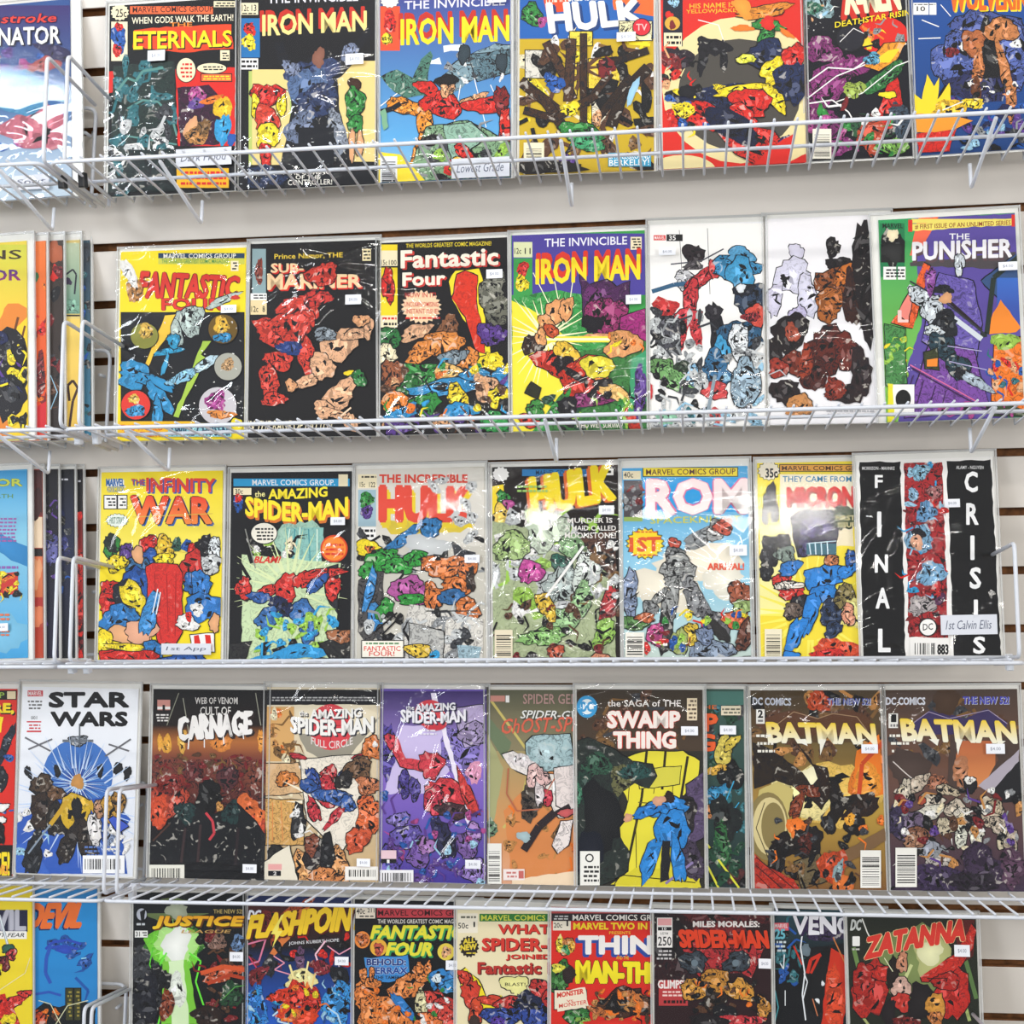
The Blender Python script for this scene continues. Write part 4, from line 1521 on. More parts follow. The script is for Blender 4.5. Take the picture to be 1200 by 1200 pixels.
comic(2, 0, (729,551,876,547,880,772,732,775), 'bagged sky blue comic with fat pink-white letters above a tall grey metallic shape', '''
g 3aa4dc 9cd0e4 728 546 882 690
g 9cd0e4 c8d8cc 728 690 882 776
r 2a9cdc 752 560 880 600
b f0e8d4 820 660 50 22
b f0e8d4 780 690 46 26
b ece8d8 850 680 26 20
R f4dc2c 754 548.5 864 558
t;MARVEL COMICS GROUP;5a2c1c;757;550;862;557;bold=.04;tilt=-1
r i 730 552 751 562
t;40c;k;731;553;742;560;bold=.03
r 4a4448 731 563 753 607
c ekx 14 731 565 753 605 6
r 9cb85c 731 606 753 611
t;ROM;f4dcdc;758;562;876;603;bold=.08;out=e07aa0;ow=.03;tilt=-1;col2=f4f0ec
t;SPACEKNIGHT;d8d850;762;606;868;614;bold=.04;tilt=-2
K f4d828 756 637 22 18 18
t;1ST;e05a2c;738;630;774;647;bold=.08;tilt=-1
l r 742 622 770 625 1
l r 742 649 770 652 1
b 8a8e90* 822 630 26 9 -30
B 9a9c9c* 838 622 10 12
B d8604a* 848 617 12 9
B c8503c+ 790 637 7 6
B 7a7c7c* 790 648 10 7
B a4a6a4* 794 665 18 16
s 3a3a3c 1 782 660 810 656
s 3a3a3c 1 784 667 811 663
s 3a3a3c 1 786 674 812 670
B 9c9e9c* 794 682 16 8
B 9a9c9a* 772 700 12 5 -50
B 8a8c8c* 762 712 9 8
B 9c9e9c* 786 708 8 26 8
B 8c8e90* 814 700 11 26 -30
B 3a3838* 780 742 8 22 4
B 6c6c70* 838 730 11 24 -38
b 2a2828 842 738 7 18 -38
t;ARRIVAL!;e85a3c;829;660;872;668;bold=.06
B a85a3c* 866 694 12 14
B 8a9ab8* 738 696 10 26
B 5a8a4a* 744 730 16 9
B c86a3c* 756 724 12 5
B c84a8c* 768 744 9 14
B d86a3c+ 862 726 16 10
B 98b06a+ 870 712 12 10
B e0c03c* 810 744 10 14
B a8b46a+ 796 752 10 16
c oyrglbx 34 750 720 876 768 7
B 8a9ab0* 834 762 26 12
B 7a8aa8* 826 745 10 10
B 6a3c2c* 872 745 8 20 20
p 3a3a3a 840 775 880 768 880 776
u f0ece0 733 741 755 770 1
''', base='5ab4dc', mt=9, wr=.3, zones=((760,600,24,1),(750,670,30,1.2),(815,720,26,1),(760,765,24,.9)), stickers=((865,645,19,12),), group=G[2])
comic(2, 0, (888,545,1032,540,1040,772,891,773), 'comic with red title, yellow rays and bright blue shape, left of the black banded comic', '''
r f2dc3c 888 540 1042 775
r efe6c8 914 556 1040 610
p efe2c0 900 600 1000 600 1000 640 900 640
K efe6d0 901 552 13 11 14
t;35c;k;897;549;911;560;bold=.04
R e0a040 914 545 1040 552
t;MARVEL COMICS GROUP;4a2814;916;546;1022;551.5;bold=.03
t;THEY CAME FROM INNER SPACE;2a7ca8;917;558;1060;565;bold=.03
r f0dc2c 890 565 914 616
B 1c1a24* 903 584 7 16
B 1c1a24* 897 602 4 12
B 1c1a24* 908 602 4 12
t;MICRONAUTS;d8302a;922;571;1052;594;bold=.07;grow=2;sh=8a1414;dx=1
p f8f0a0 890 616 918 622 940 650 918 720 890 720
z f8ec60 950 720 30 90 34 4
P 2c2844* 926 606 940 598 972 598 984 604 978 650 936 652 930 630
B 4a3c80* 955 618 18 12
B 3a3464* 944 640 10 10
r 3a6a7a 945 637 980 650
s c8e4ec 1.4 948 636 950 650
s c8e4ec 1.4 955 635 956 650
s c8e4ec 1.4 962 635 963 650
s c8e4ec 1.4 969 634 970 650
s c8e4ec 1 946 637 980 634
B 3a4a2a 990 607 14 14
t;FIRST;f0e0a0;979;604;1002;610;bold=.05
t;ISSUE;f0e0a0;982;612;1002;618;bold=.05
B 24242a* 903 638 10 9
B 24242a* 918 636 9 10
B 24242a* 900 656 10 10
B 24242a* 898 672 8 8
B 7a8a80* 920 650 12 10
B d8342c* 918 682 12 10
B 2a7ac8+ 926 666 14 8 -20
B d8342c* 926 694 16 8
B efe9dc* 924 686 16 5
B 2a2c34* 938 706 10 10
B 6a5a50* 930 716 12 9
B c87a4a* 974 658 8 8
B 2a86d8~ 966 678 24 16
B 2a86d8~ 966 696 14 12
B 2a86d8~ 994 668 14 7 -30
B 1f5aa8* 996 654 6 9
B 2a86d8~ 950 718 8 26 16
B 2a86d8~ 932 744 8 26 22
B 2a3c5c* 976 718 14 18 -30
B 2a3c5c* 976 738 12 8 -40
B 2a86d8 926 768 9 5
b e0502c+ 980 762 28 14
b d8302a* 970 768 22 7
B 8a7c4a* 990 700 12 14
b f0e48c~ 1000 720 14 18
B e8a080* 994 720 8 12
u efe6c8 896 737 916 772 1
''', base='f2dc3c', mt=5, group=G[2])
comic(2, 1, (1005,542,1161,539,1175,773,1010,773), 'comic with black bands, white letters spaced downwards and a red centre strip', '''
r w 1000 536 1180 776
p 0e0e10 1007 542 1055 541 1061 773 1011 773
p 0e0e10 1109 540 1161 539 1173 773 1118 773
p a8282c* 1059 543 1104 542 1111 747 1065 747
c xrsc 40 1062 545 1106 745 7
b 8cbcd4* 1079 553 11 10
b a86a6a* 1095 577 8 9
b 8cb4d0* 1070 580 7 7
b 6a9cc8* 1085 600 12 12
b 7aa8c8* 1077 632 15 18
b 1c1c24* 1076 626 9 6
b e2a888~ 1074 636 7 9
b 7aacd0* 1092 672 16 15
b b0a8a8* 1079 710 15 12
b 5a2c50* 1100 700 8 9
b c82c2c* 1098 690 7 9
r w 1066 748 1112 773
e 1a1a1a 1087 735 11 11
e w 1087 735 9.5 9.5
t;DC;2a2a2a;1081;731;1093;739;bold=.04;tilt=-1
u w 1069 749 1098 772
l k 1070 769 1110 771 1
t;883;k;1098;755;1111;767;bold=.05
t;MORRISON - MAHNKE;e8e8e8;1010;547;1048;551
t;ALAMY - NGUYEN;e8e8e8;1120;546;1152;550
t;F;f4f4f4;1025;557;1034;572;bold=.03
t;I;f4f4f4;1028;600;1032;629;bold=.05
t;N;f4f4f4;1025;650;1040;671;bold=.04
t;A;f4f4f4;1026;689;1042;713;bold=.04
t;L;f4f4f4;1029;737;1043;764;bold=.04
t;C;f4f4f4;1130;553;1145;577;bold=.04
t;R;f4f4f4;1132;590;1146;615;bold=.04
t;I;f4f4f4;1137;628;1141;656;bold=.05
t;S;f4f4f4;1136;665;1149;690;bold=.04
t;I;f4f4f4;1141;703;1145;728;bold=.05
t;S;f4f4f4;1140;746;1154;766;bold=.04
''', base='f0f0f0', mt=7, wr=.25, zones=((1035,600,40,1),(1128,630,44,1.3),(1130,700,30,1),(1035,740,34,.9)), stickers=((1115,590,16,9),), notes=((1101,721,1168,743,'1st Calvin Ellis'),), group=G[2])

# ================= ROW 4
comic(3, 0, (-122,812,21,809,14,1027,-128,1030), 'bagged red comic cut by the left picture edge on the fourth shelf', '''
r d8281c -130 808 24 992
r 0f0f12 -130 990 24 1030
r 1a1a14 -130 809 22 820
t;COMICS GROUP;9cc04a;-90;811;6;818;bold=.04
R e8d8b0 9 810 19 819
t;BEWARE,;f6dc22;-60;824;17;837;bold=.08;sh=k
t;IN HIS PLACE!;f6dc22;-70;998;12;1026;bold=.03
p f6dc22 -10 840 5 840 2 858 -10 858
B 1f2a3a* 8 872 5 24 20
B 20242c* 2 912 7 14
c wkb 14 -20 860 12 986 7
B w 4 946 8 4 -20
B w 2 960 6 4 30
b k* 0 976 8 12
t;OR!;f0a83c;-6;1013;10;1024;bold=.05
''', base='d8281c', mt=7, group=G[3])
comic(3, 0, (27,807,163,805,156,1025,19,1025), 'bagged white comic with black angular two-line title over a blue streaked disc, fourth shelf', '''
g f0f2f6 dfe4ee 18 804 166 1026
r c83a44 33 809 51 816
t;MARVEL;f4f0f0;34;810;50;815;bold=.04
l 6a6a6a 33 820 50 832 3
t;001;3a3a3a;37;839;44;843
r c8343c 32 845 49 846.5
r c8343c 32 856 49 858
l c8343c 33 848 48 855 2
t;STAR;k;58;811;152;829;bold=.1
t;WARS;k;60;834;150;851;bold=.1
e 3f74c0 92 908 41 42
z 9cc4ec 92 918 4 42 60 1.4
z 2a4a9c 92 918 10 42 44 1.6
z e0ecf8 92 918 2 36 20 1.2
B 8a9098* 92 868 10 6
s 6a7078 3 74 868 110 868
s 5a6068 1.6 94 848 94 876
s 6a6a70 2 30 864 60 880
s 6a6a70 2 34 878 62 866
s 6a6a70 2 124 886 154 866
s 6a6a70 2 128 872 152 880
b 1a1a1e 34 905 4 8 -15
b 1a1a1e 68 903 4 8
b 1a1a1e 118 903 4 8
b 1a1a1e 139 900 5 8 10
b 1a1a1e 150 906 5 8 15
p 2f5ab4 20 965 42 938 130 934 154 960 144 972 150 1024 20 1024
z c4d8f4 90 940 40 90 40 2
p 3a66c0 20 990 34 985 60 1024 20 1024
c bsw 12 20 950 60 1020 9
B 4a3828* 50 920 12 13
B 3a2a20* 50 950 14 22
B 6a4a30* 66 930 9 9
B 2a241e* 68 960 12 22
B d8b028~ 90 950 20 20
b 14141a 91 948 6 15
b c8904c 92 916 7 9
s caa02a 5 80 938 66 958 60 966
s caa02a 5 106 938 116 960
B 2c2420* 82 988 10 26 22
B 342a24* 104 988 10 28 -18
B 20242a* 40 1000 10 24 15
s 8a98a8 2 60 966 34 1000
B ece8e6* 112 970 8 20
B b88a6a* 118 946 8 10
B c8983c* 132 946 12 16
B a87a34* 140 940 8 12
B 8a9ab8* 132 980 10 14
c w 8 128 970 150 1000 8
P 3f5ac0 134 956 152 968 140 976 128 960
l 5a78b8 100 990 140 1004 3
u f4f4f4 98 1002 147 1023
''', base='eef0f4', mt=7, mr=3, group=G[3])
comic(3, 0, (181,813,313,810,311,1033,175,1033), 'black comic with dripping white title above an orange glow and dark mound, fourth shelf', '''
g 0d0d10 1c100c 174 808 316 860
g b06a34 7a3c30 174 868 316 890
g 1c100c b06a34 174 850 316 870
g 7a3c30 4a1c1c* 174 890 316 960
g 1a1418 0c0d12 174 958 316 1034
c 00 0 0 0 1 1 1
s 9a9a8a 1 215 818 222 860
s 9a9a8a 1 300 812 306 850
s 8a8a7a 1 210 812 196 850
b e8a83c~ 196 872 5 12
b e8a83c~ 188 870 3 10
b f0b850~ 214 868 5 14
b e89a3c~ 306 868 4 12
b e08a3a~ 260 872 14 8
r c88a80 185 820 200 832
r w 185 828 200 831
t;1;k;191;826;194;832
l e8e4e0 183 836 198 846 3
t;WEB OF VENOM;d8d4d0;229;817;279;825;bold=.03;jag=.3
t;CULT OF;e8e4e0;235;828;271;838;bold=.03;jag=.3
t;CARNAGE;f2efec;209;840;296;868;bold=.08;tilt=-7;jag=1.2;sh=2a1c1c
s f2efec 1.6 222 866 221 878
s f2efec 1.4 262 862 263 872
s f2efec 1.2 240 866 240 876
s f2efec 1.2 285 856 286 866
c nxunx 70 180 884 310 924 6
b c04a34* 200 938 22 22
b 8a2a24* 200 918 18 12
b d8502c+ 186 950 12 20 20
b e0542c+ 300 960 14 22 -30
b d86a34~ 290 944 12 14 
b ef7a3c~ 305 955 6 8
b 6a2c2c* 226 904 10 12
b 5a2c30* 268 912 12 16
b 7a3c2c* 298 912 10 14
b 0d0e10* 245 935 16 22
P 15181c* 176 990 200 962 224 940 246 956 276 940 300 962 312 980 312 1034 176 1034
b 1e3a3a* 218 952 12 12
b 1e3a3a* 272 952 10 14
b c8904c~ 258 945 4 6
s c8404a 3 242 952 250 962 252 976 246 984
s 3a2a2c 3 218 970 212 1020
s 3a2a2c 3 236 966 232 1016
s 4a3028 2 180 985 200 965
s 2c2226 3 280 970 276 1020
b 0a0b10 244 1024 70 14
u e8e6da 176 1013 217 1033
'''.replace('c 00 0 0 0 1 1 1\n', ''), base='100f12', mt=5, stickers=((294,1017,17,10),), group=G[3])
comic(3, 0, (314,810,445,808,444,1036,310,1034), 'golden tan panelled comic with curved white title on a red ringed disc, fourth shelf', '''
g e8dcc0 c8a878 310 806 448 1037
r 14141a 313 808 446 826
l b8b8b8 318 816 440 822 2
r d8a868 312 828 345 892
c huio 22 314 832 344 890 8
c huitn 20 312 896 360 935 8
p e8dcc0 344 826 420 826 446 836 446 860 410 890 360 890
P d8b080~ 310 895 350 894 362 928 312 932
B d8843c* 337 913 12 9
P d8a860+ 310 936 355 938 356 990 312 990
s d88a4c 1.2 320 940 320 985
s d88a4c 1.2 330 940 332 985
p 9a9484 350 860 420 860 446 840 400 900 360 880
e d8404a 388 852 25 27
s 8a1c24 .8 364 850 412 850
s 8a1c24 .8 388 828 388 878
t;the;f4f2ee;351;832;361;839;bold=.03;sh=2a2a34
t;AMAZING;f4f2ee;364;832;424;843;bold=.06;tilt=-2;sh=2a2a34;arch=-1
t;SPIDER-MAN;f4f2ee;341;843;438;862;bold=.06;arch=-4;sh=2a2a34
t;FULL CIRCLE;e8e0dc;365;868;414;877;bold=.02;arch=-5
s w 5 352 900 370 890 360 940 400 1010
z f4ead0 385 940 30 60 14 4
P efe6d6~ 352 890 420 884 436 940 400 1000 360 960
B c83a40* 386 906 9 9
B c83440* 384 928 13 18
B 2f4f9c* 368 912 6 16 -30
B 2f4f9c* 404 910 6 16 35
B c83440+ 350 886 10 3 12
B c83440+ 424 886 10 3 -12
B 2f569c+ 364 922 12 8 40
B c83440* 368 948 6 16 -20
B 3560a8* 392 934 22 9 10
B 3560a8* 408 942 8 10
B c83440* 392 958 16 5 -50
B e08040* 438 876 12 14
B 7a5a40* 420 900 16 12
B 2a2626* 404 914 12 8 -30
B c87a50* 432 920 14 10
b w~ 440 872 3 4
B e8703c* 432 958 16 22
B d85a34+ 420 984 12 18 30
B e8743c* 437 946 9 8
B e8a868* 352 1020 12 26
B e0a064* 398 1018 10 28
B 2c2428* 374 1000 16 18
B 8a4a34* 366 990 8 12
B 202024* 384 1000 8 22
B d88a50* 382 1026 20 9
B 2a2a2c* 350 962 8 20
B 2c2a28* 326 1000 12 9 20
c kwd 8 345 940 358 980 6
P e8e0cc 310 1010 340 990 350 1036 310 1036
r e8a8a4 315 1012 331 1019
r 14141a 315 1020 330 1026
t;2;w;321;1021;325;1025
r f0ece8 405 1015 446 1031
u f2efe8 407 1016 444 1030
''', base='e0d0b0', mt=5, zones=((378,820,30,.9),), stickers=((427,1010,16,9),), group=G[3])
comic(3, 0, (447,812,570,812,570,1039,445,1038), 'violet comic with curved white title on a red disc and horizontal glare streaks', '''
g 3c2c6a a48cd8 444 810 572 900
g 8a6cc8 3a2f90 444 900 572 1040
p cdbfe8 470 850 520 850 530 900 500 930 450 930
b 5a4aa4* 456 880 10 30
b 8a7ac8* 540 880 20 40
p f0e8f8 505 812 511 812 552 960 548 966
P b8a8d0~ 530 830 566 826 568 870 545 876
B a090b8* 554 860 16 12 10
b e8a0c0~ 556 905 10 12
B 4a3c8c* 474 918 7 16
B 5a4c9c* 486 924 6 14
c pbm 26 450 930 568 1035 10
P d8404c+ 455 870 466 864 476 888 506 892 500 904 470 898
B d84050+ 458 868 6 9
B d8404e+ 506 896 13 17
B d83a44+ 522 928 24 14 25
B c8344a* 510 940 14 16
B d8403c+ 548 930 6 30 -20
B 4a2c34* 530 950 18 9
B 2c2c50+ 518 980 10 22 -15
B 1f2040* 528 992 6 14
b 2a2a58* 512 968 8 10
B 6a5ab0* 476 980 16 14
B 8a7ac4* 468 960 12 8
B 7a5aa8* 492 1000 14 16
B a878b8* 500 990 10 10
B 7a5aa0* 548 990 14 14
B b890d0* 556 974 8 10
B 5a4aa8* 456 1010 12 20
B 9a80c8* 556 1020 16 12
c pmbs 40 450 950 568 1036 7
e d8404a 504 836 18 16
e c83440 510 848 14 8
t;the;f0eef4;476;826;486;832;bold=.03;sh=2a2a44
t;AMAZING;f0eef4;487;825;534;834;bold=.06;tilt=-2;sh=2a2a44
t;SPIDER-MAN;f0eef4;470;834;546;848;bold=.06;arch=-3;sh=2a2a44
l e8e4f0 490 854 512 862 2
r e8c8d0 447 996 465 1006
r 14141a 447 1006 465 1011
t;1;w;454;1007;457;1011
u f0eef0 446 1019 485 1036
''', base='6a54b0', mt=5, zones=((510,850,50,1.3),(540,920,26,1.4),(540,1010,40,1.1)), wr=.15, stickers=((555,1012,18,10),), group=G[3])
comic(3, 0, (572,811,704,808,708,1038,571,1037), 'muted olive and peach comic with thin red script title, fourth shelf', '''
g 5a5c48 8a8060 570 806 710 880
g a89868 d8965c 570 880 710 980
g d8965c e0a888 570 980 710 1040
p a8a878 572 860 590 900 580 960 572 980
p 6a7a5c 572 840 600 870 590 890 572 860
s c8b868 3 575 820 640 910 590 970
s c8b868 2 620 900 600 980
p d8884c 590 950 640 900 680 930 690 1030 600 1030
c hou 26 590 940 690 1030 8
b 6a8a6c* 576 970 6 12
r c88a7c 575 815 592 822
t;1;w;593;815;597;823;bold=.06
t;SPIDER GEDDON;b8948c;613;813;706;825;bold=.03
t;SPIDER-GWEN;e8e8e4;611;832;700;842;bold=.04;slant=3;tilt=1;sh=4a4a40
t;GhOST-SPIdER;d8644c;588;842;706;860;bold=.02;slant=4;tilt=-4
P a8c4c8+ 616 870 624 862 668 860 674 900 640 904 618 896
b c0d8dc~ 640 884 16 9 30
P efe8e4~ 589 884 602 880 636 902 640 920 600 900
b e8e0e0~ 612 892 16 8 20
B efe8e0~ 658 928 18 28 15
P e8dcd8~ 650 900 672 896 674 950 652 944
B e8c0bc* 630 912 14 14 40
B c83a4c~ 641 934 6 10
b 4a4038* 622 940 12 22
B e0d4d4+ 632 930 5 14
s 2a2024 9 650 952 632 968 614 996
s 2a2024 6 668 944 650 954
B c85a5c 664 952 10 4 -15
P f0e6e2+ 658 962 672 960 666 990 654 1000 648 990
b a8c0c4 614 980 8 6
s b86a4c 1.6 596 900 594 930 606 950 632 948
s b86a4c 1.2 650 912 640 930
p f0d8b8 600 1030 680 1020 706 1036 600 1038
u f0efe8 571 988 588 1036 1
r f0e4e0 590 1018 615 1031
l c87a74 592 1020 606 1029 2
r c86a64 608 1020 614 1029
''', base='b89868', mt=4, group=G[3])
comic(3, 1, (676,809,823,809,826,1040,677,1040), 'comic with red-outlined white title, dark mass, yellow boards and bright blue shape', '''
r 2c2a24 674 806 828 1042
g 3a3024 4a3a2c 674 808 828 880
c nud 24 680 812 822 880 12
P e8dc3c 728 888 760 880 800 880 820 892 818 910 806 925 800 1000 822 1020 818 1040 720 1040 734 1010 722 980 736 940 724 910
s 2a2410 3 758 880 752 935 734 1020
s 2a2410 3 780 880 776 925
s 2a2410 3 806 886 798 935
s 5a5018 1 740 890 736 940
s 5a5018 1 770 900 766 930
s 5a5018 1 790 900 788 930
s 5a5018 1.2 748 940 800 944
s 5a5018 1 745 960 746 1020
s 5a5018 1 812 915 804 990
P d8d048 748 902 798 898 796 918 750 924
p d8cc30 716 1036 745 1016 815 1020 822 1040
s 2a2410 1.2 720 1024 815 1034
s 2a2410 1.2 736 1012 720 1036
P 26302c+ 676 870 690 864 716 876 740 892 764 896 770 910 760 924 744 918 730 926 716 960 738 1000 736 1020 700 1040 676 1040
b 2f5a44* 700 896 18 14 10
b 1f3f34* 684 920 10 20
b 6a6a44* 728 914 12 18 20
b 24504c* 744 904 18 10
b 121418 704 960 26 40
b 0f1524 690 1000 16 30
b 3a7a5c* 678 930 4 14
P 5a4a6c+ 804 920 824 905 826 980 806 990
b 463a50* 812 1010 14 22
s 8a7aa8 3 780 1035 812 1010
b 2a2428* 806 950 10 24
B 2a8ad8~ 782 946 24 12 -10
B 2a8ad8~ 788 972 20 26 5
B 1f7ccc~ 760 950 18 7 -15
B 2a8ad8~ 762 1008 8 30 18
B 2a8ad8~ 794 1006 7 30 -8
p 1a1a20 776 985 786 985 784 1030 774 1034
b d8a080 736 958 5 5
b 2a1c18 784 934 7 7
b d8a080 772 938 8 6
e 3a9cd4 688 828 12 13
e e8f2f4 688 828 8 9
t;DC;3a9cd4;681;822;695;834;bold=.08
t;the SAGA of THE;f0eae4;712;820;798;828;bold=.04
t;SWAMP;f6ece4;712;833;797;853;bold=.08;out=d8402c;ow=.07
t;THING;f6ece4;719;857;792;877;bold=.08;out=d8402c;ow=.07
r ead8b8 805 818 817 844
l 6a5a4a 806 819 816 843 5
r f0efe8 680 997 703 1037
e 2a2a2a 691 1005 5 5
e f0efe8 691 1005 3.4 3.4
l 2a2a2a 682 1013 702 1034 4
''', base='2c2a24', mt=5, wr=.08, zones=((690,850,34,1.2),(730,815,22,1)), stickers=((808,856,19,10),), group=G[3])
comic(3, 0, (726,811,872,810,873,1042,728,1042), 'comic showing as a dark teal strip with red letter ends, fourth shelf', '''
g 3a5a50 1c2c30 724 806 876 1044
c adkf 40 826 815 873 1040 11
r 4a7a70 828 810 874 826
t;the SAGA of THE;e07030;740;826;840;831;bold=.04
t;SWAMP;e8602c;730;836;841;857;bold=.08;out=k
t;THING;e8602c;740;860;838;880;bold=.08;out=k
r e8dcc0 845 827 868 838
l 6a6a5a 846 829 867 837 2
B e0cc5c+ 848 880 10 18
B d8c048~ 858 870 12 5 -40
b d8a83c* 840 902 12 6 -20
B 141a1c* 856 912 14 12
b 2f8ab8* 840 930 10 14 30
s 3aa4d0 1.4 860 915 850 940 868 952
s 3aa4d0 1.2 866 940 852 960 864 975
B d88a4c* 832 950 6 8
b 1c2424* 850 960 18 26
b 2f6a3a* 846 990 10 26
b 5a2c2c* 860 1024 10 12
s d8d83c 2.4 828 988 866 1040
s d8d83c 2.4 829 1014 842 1040
c f 10 834 980 870 1030 9
''', base='2c4444', mt=4, stickers=((853,855,18,10),), group=G[3])
comic(3, 0, (880,812,1032,810,1040,1044,884,1044), 'comic with pointed yellow-white title over glowing gold and brown art, fourth shelf', '''
g 4a3c28 5a4428 878 806 1042 870
g 6a5830 a8843c 878 870 1042 940
g b8963c 7a5028 878 940 1042 1046
c unkh 50 882 815 1036 900 14
b c84a1c* 960 822 14 12
p 5a3824 884 848 912 836 930 832 960 842 990 830 1014 838 1026 850 1010 862 900 862
s a88a6a .8 906 852 930 834 958 842 976 836 1004 840 1016 856
t;DC COMICS;c8ccd8;882;817;927;826;bold=.05;tilt=1
t;THE NEW 52!;3a4aa4;969;818;1020;826;bold=.05;sh=c8ccd8;dx=.5;dy=.5
r e8e6e0 886 831 896 848
t;2;k;888;832;894;841;bold=.06
l 7a7a7a 886 842 896 847 1
b e8c05c~ 985 930 50 36
b f4e49c~ 940 930 34 30
b f8f0c8 950 912 22 14
b e07a24+ 1020 905 22 40 20
p e87a20 1004 880 1030 860 1036 930 1010 940 1000 910
b f09a30~ 1016 915 16 22
s c8481c 5 1034 870 1010 895 1006 935
p c8b870 890 925 912 915 930 925 924 960 930 1000 900 1000 884 960
e 8a7a4a 900 968 24 40
e d8c890 902 968 20 34
e 8a7a4a 906 968 14 28
s 3a2c18 1 896 940 886 970 900 1005
p 2a2018* 882 870 900 876 940 905 955 928 940 924 910 915 884 924
P 2a1c14* 932 868 950 895 968 900 974 930 962 948 944 930 958 912 950 890
B 7a3418* 948 926 14 7 10
B 8a3c1c* 934 944 6 18 20
b 1a120e* 980 940 10 22
b 1a120e* 972 964 10 14
b 1a120e* 1004 940 20 10
b 2a1810* 1010 946 12 22 60
b 180f0c* 1002 966 12 14 30
b f0a830~ 996 960 6 7
b f07a24~ 934 970 14 12
B 1c1410* 946 988 16 20
b 5a2014* 944 988 9 12
b 1a100c* 918 990 14 14 30
b 120c0a* 908 1014 10 26 12
P 6a5c40+ 930 1010 960 1000 975 1030 940 1040
c ku 26 920 990 1030 1040 9
p 7a5c3c 984 1000 1036 970 1038 985 990 1012
p b83020+ 884 1000 900 1016 930 1030 940 1046 884 1046
s 3a100c 1.2 886 1004 934 1044
s 3a100c 1.2 886 1014 920 1044
s 3a100c 1 886 1024 906 1044
b c8481c+ 976 1014 20 18
b d8702c~ 988 1036 12 12
b 8aa4a8~ 982 1020 5 14 20
c kond 30 900 960 1036 1042 7
t;BATMAN;f0ce28;899;846;1026;870;bold=.08;tilt=2;slant=-3;col2=f4f0d8
p f2efe0 960 866 968 866 961 885
p f2efe0 932 866 944 866 946 874
p f2efe0 1008 866 1015 866 1003 875
l f0ece0 885 859 905 865 1
l f0ece0 885 868 908 874 1
l f0ece0 885 877 908 883 1
u f2f0e8 1008 996 1032 1040 1
''', base='6a5030', mt=5, wr=.15, zones=((905,840,34,1.2),(1000,830,30,1)), stickers=((1018.5,877,18,10),), group=G[3])
comic(3, 0, (1035,810,1192,809,1201,1046,1044,1045), 'comic with pointed yellow-white title over purple-brown art with pale bone-coloured lumps', '''
g 4a3c34 6a4838 1033 806 1204 900
g 6a4a3c 3a2c44 1033 900 1204 1048
c nud 30 1040 815 1190 900 14
p 3a2f5c 1065 852 1090 832 1130 842 1156 830 1180 846 1178 858 1070 862
s a89ab8 .8 1066 850 1088 834 1112 842 1130 838 1158 832 1180 848
b 4a3424 1108 822 16 14
t;DC COMICS;dcdee8;1038;817;1084;826;bold=.05;tilt=0
t;THE NEW 52!;4a4ab4;1128;816;1182;825;bold=.05;sh=c8ccd8;dx=.5;dy=.5
r e8e6e0 1041 836 1052 853
t;1;k;1044;837;1050;846;bold=.06
l 7a7a7a 1041 847 1052 853 1
l f0ece0 1042 859 1063 865 1
l f0ece0 1042 868 1065 874 1
l f0ece0 1042 877 1064 883 1
b 4a3a34 1066 900 24 22
g b8643c d88a50 1118 868 1166 922
p 4a3a34 1114 860 1124 870 1118 900 1130 930 1108 930
p 4a3a34 1160 866 1204 860 1204 920 1150 925 1170 890
b b87a54~ 1126 905 10 20
p b0a8b4 1146 920 1194 878 1194 896 1160 930
p 1c1c20 1160 930 1200 884 1202 940 1170 940
s d8d0c8 1.2 1046 892 1060 905 1072 915
B 1c1a1e 1136 920 7 10
B eeeae2~ 1136 914 6 5
b a86a4c* 1090 915 20 8
B c8b8a4* 1070 920 22 8 -25
B cfc4b0* 1060 928 8 14
B d8ccb8* 1092 938 14 8
B a84a34 1080 938 4 5
B dcd8c8+ 1080 955 26 9 -15
B c8b89c* 1110 926 14 6 20
B cabca8* 1120 948 14 10
B d8d0c0* 1128 956 10 10
B c8b8a0* 1160 950 14 16
B b8a88c* 1166 944 8 9
B 1c1820* 1140 962 10 8
B dcdccc* 1125 976 8 16
B e0dccc+ 1144 978 10 11
B c8bca0* 1108 968 12 9
B d8ccac+ 1176 980 8 14
B b0a08c* 1184 990 8 18
B c0b09c* 1168 966 9 10
B e4e0d4~ 1154 948 7 6
B 6a5a74* 1060 965 20 18
B 8a5a40* 1080 976 14 9
B a0a4b0* 1086 994 20 10 20
B a87a5c* 1070 986 12 8
B b8b0a8* 1100 1008 14 8
b 3a3050* 1050 960 10 22
c wiek 46 1050 925 1192 1010 6
c npkxh 44 1048 930 1196 1040 9
b 3c2c50* 1100 1030 30 18
b 3a2a44* 1150 1016 26 26
b 5a3c54* 1186 1016 16 22
b 2a2030* 1140 1034 30 12
t;BATMAN;f0ce28;1056;842;1190;868;bold=.08;tilt=3;slant=-3;col2=f4f0d8
p f2efe0 1120 866 1128 866 1122 885
p f2efe0 1088 866 1100 866 1098 874
p f2efe0 1170 868 1178 868 1165 876
u f2f0e8 1049 993 1074 1039 1
''', base='54403c', mt=5, zones=((1050,835,30,1),(1110,820,20,.9)), stickers=((1165.5,877,20,11),), group=G[3])

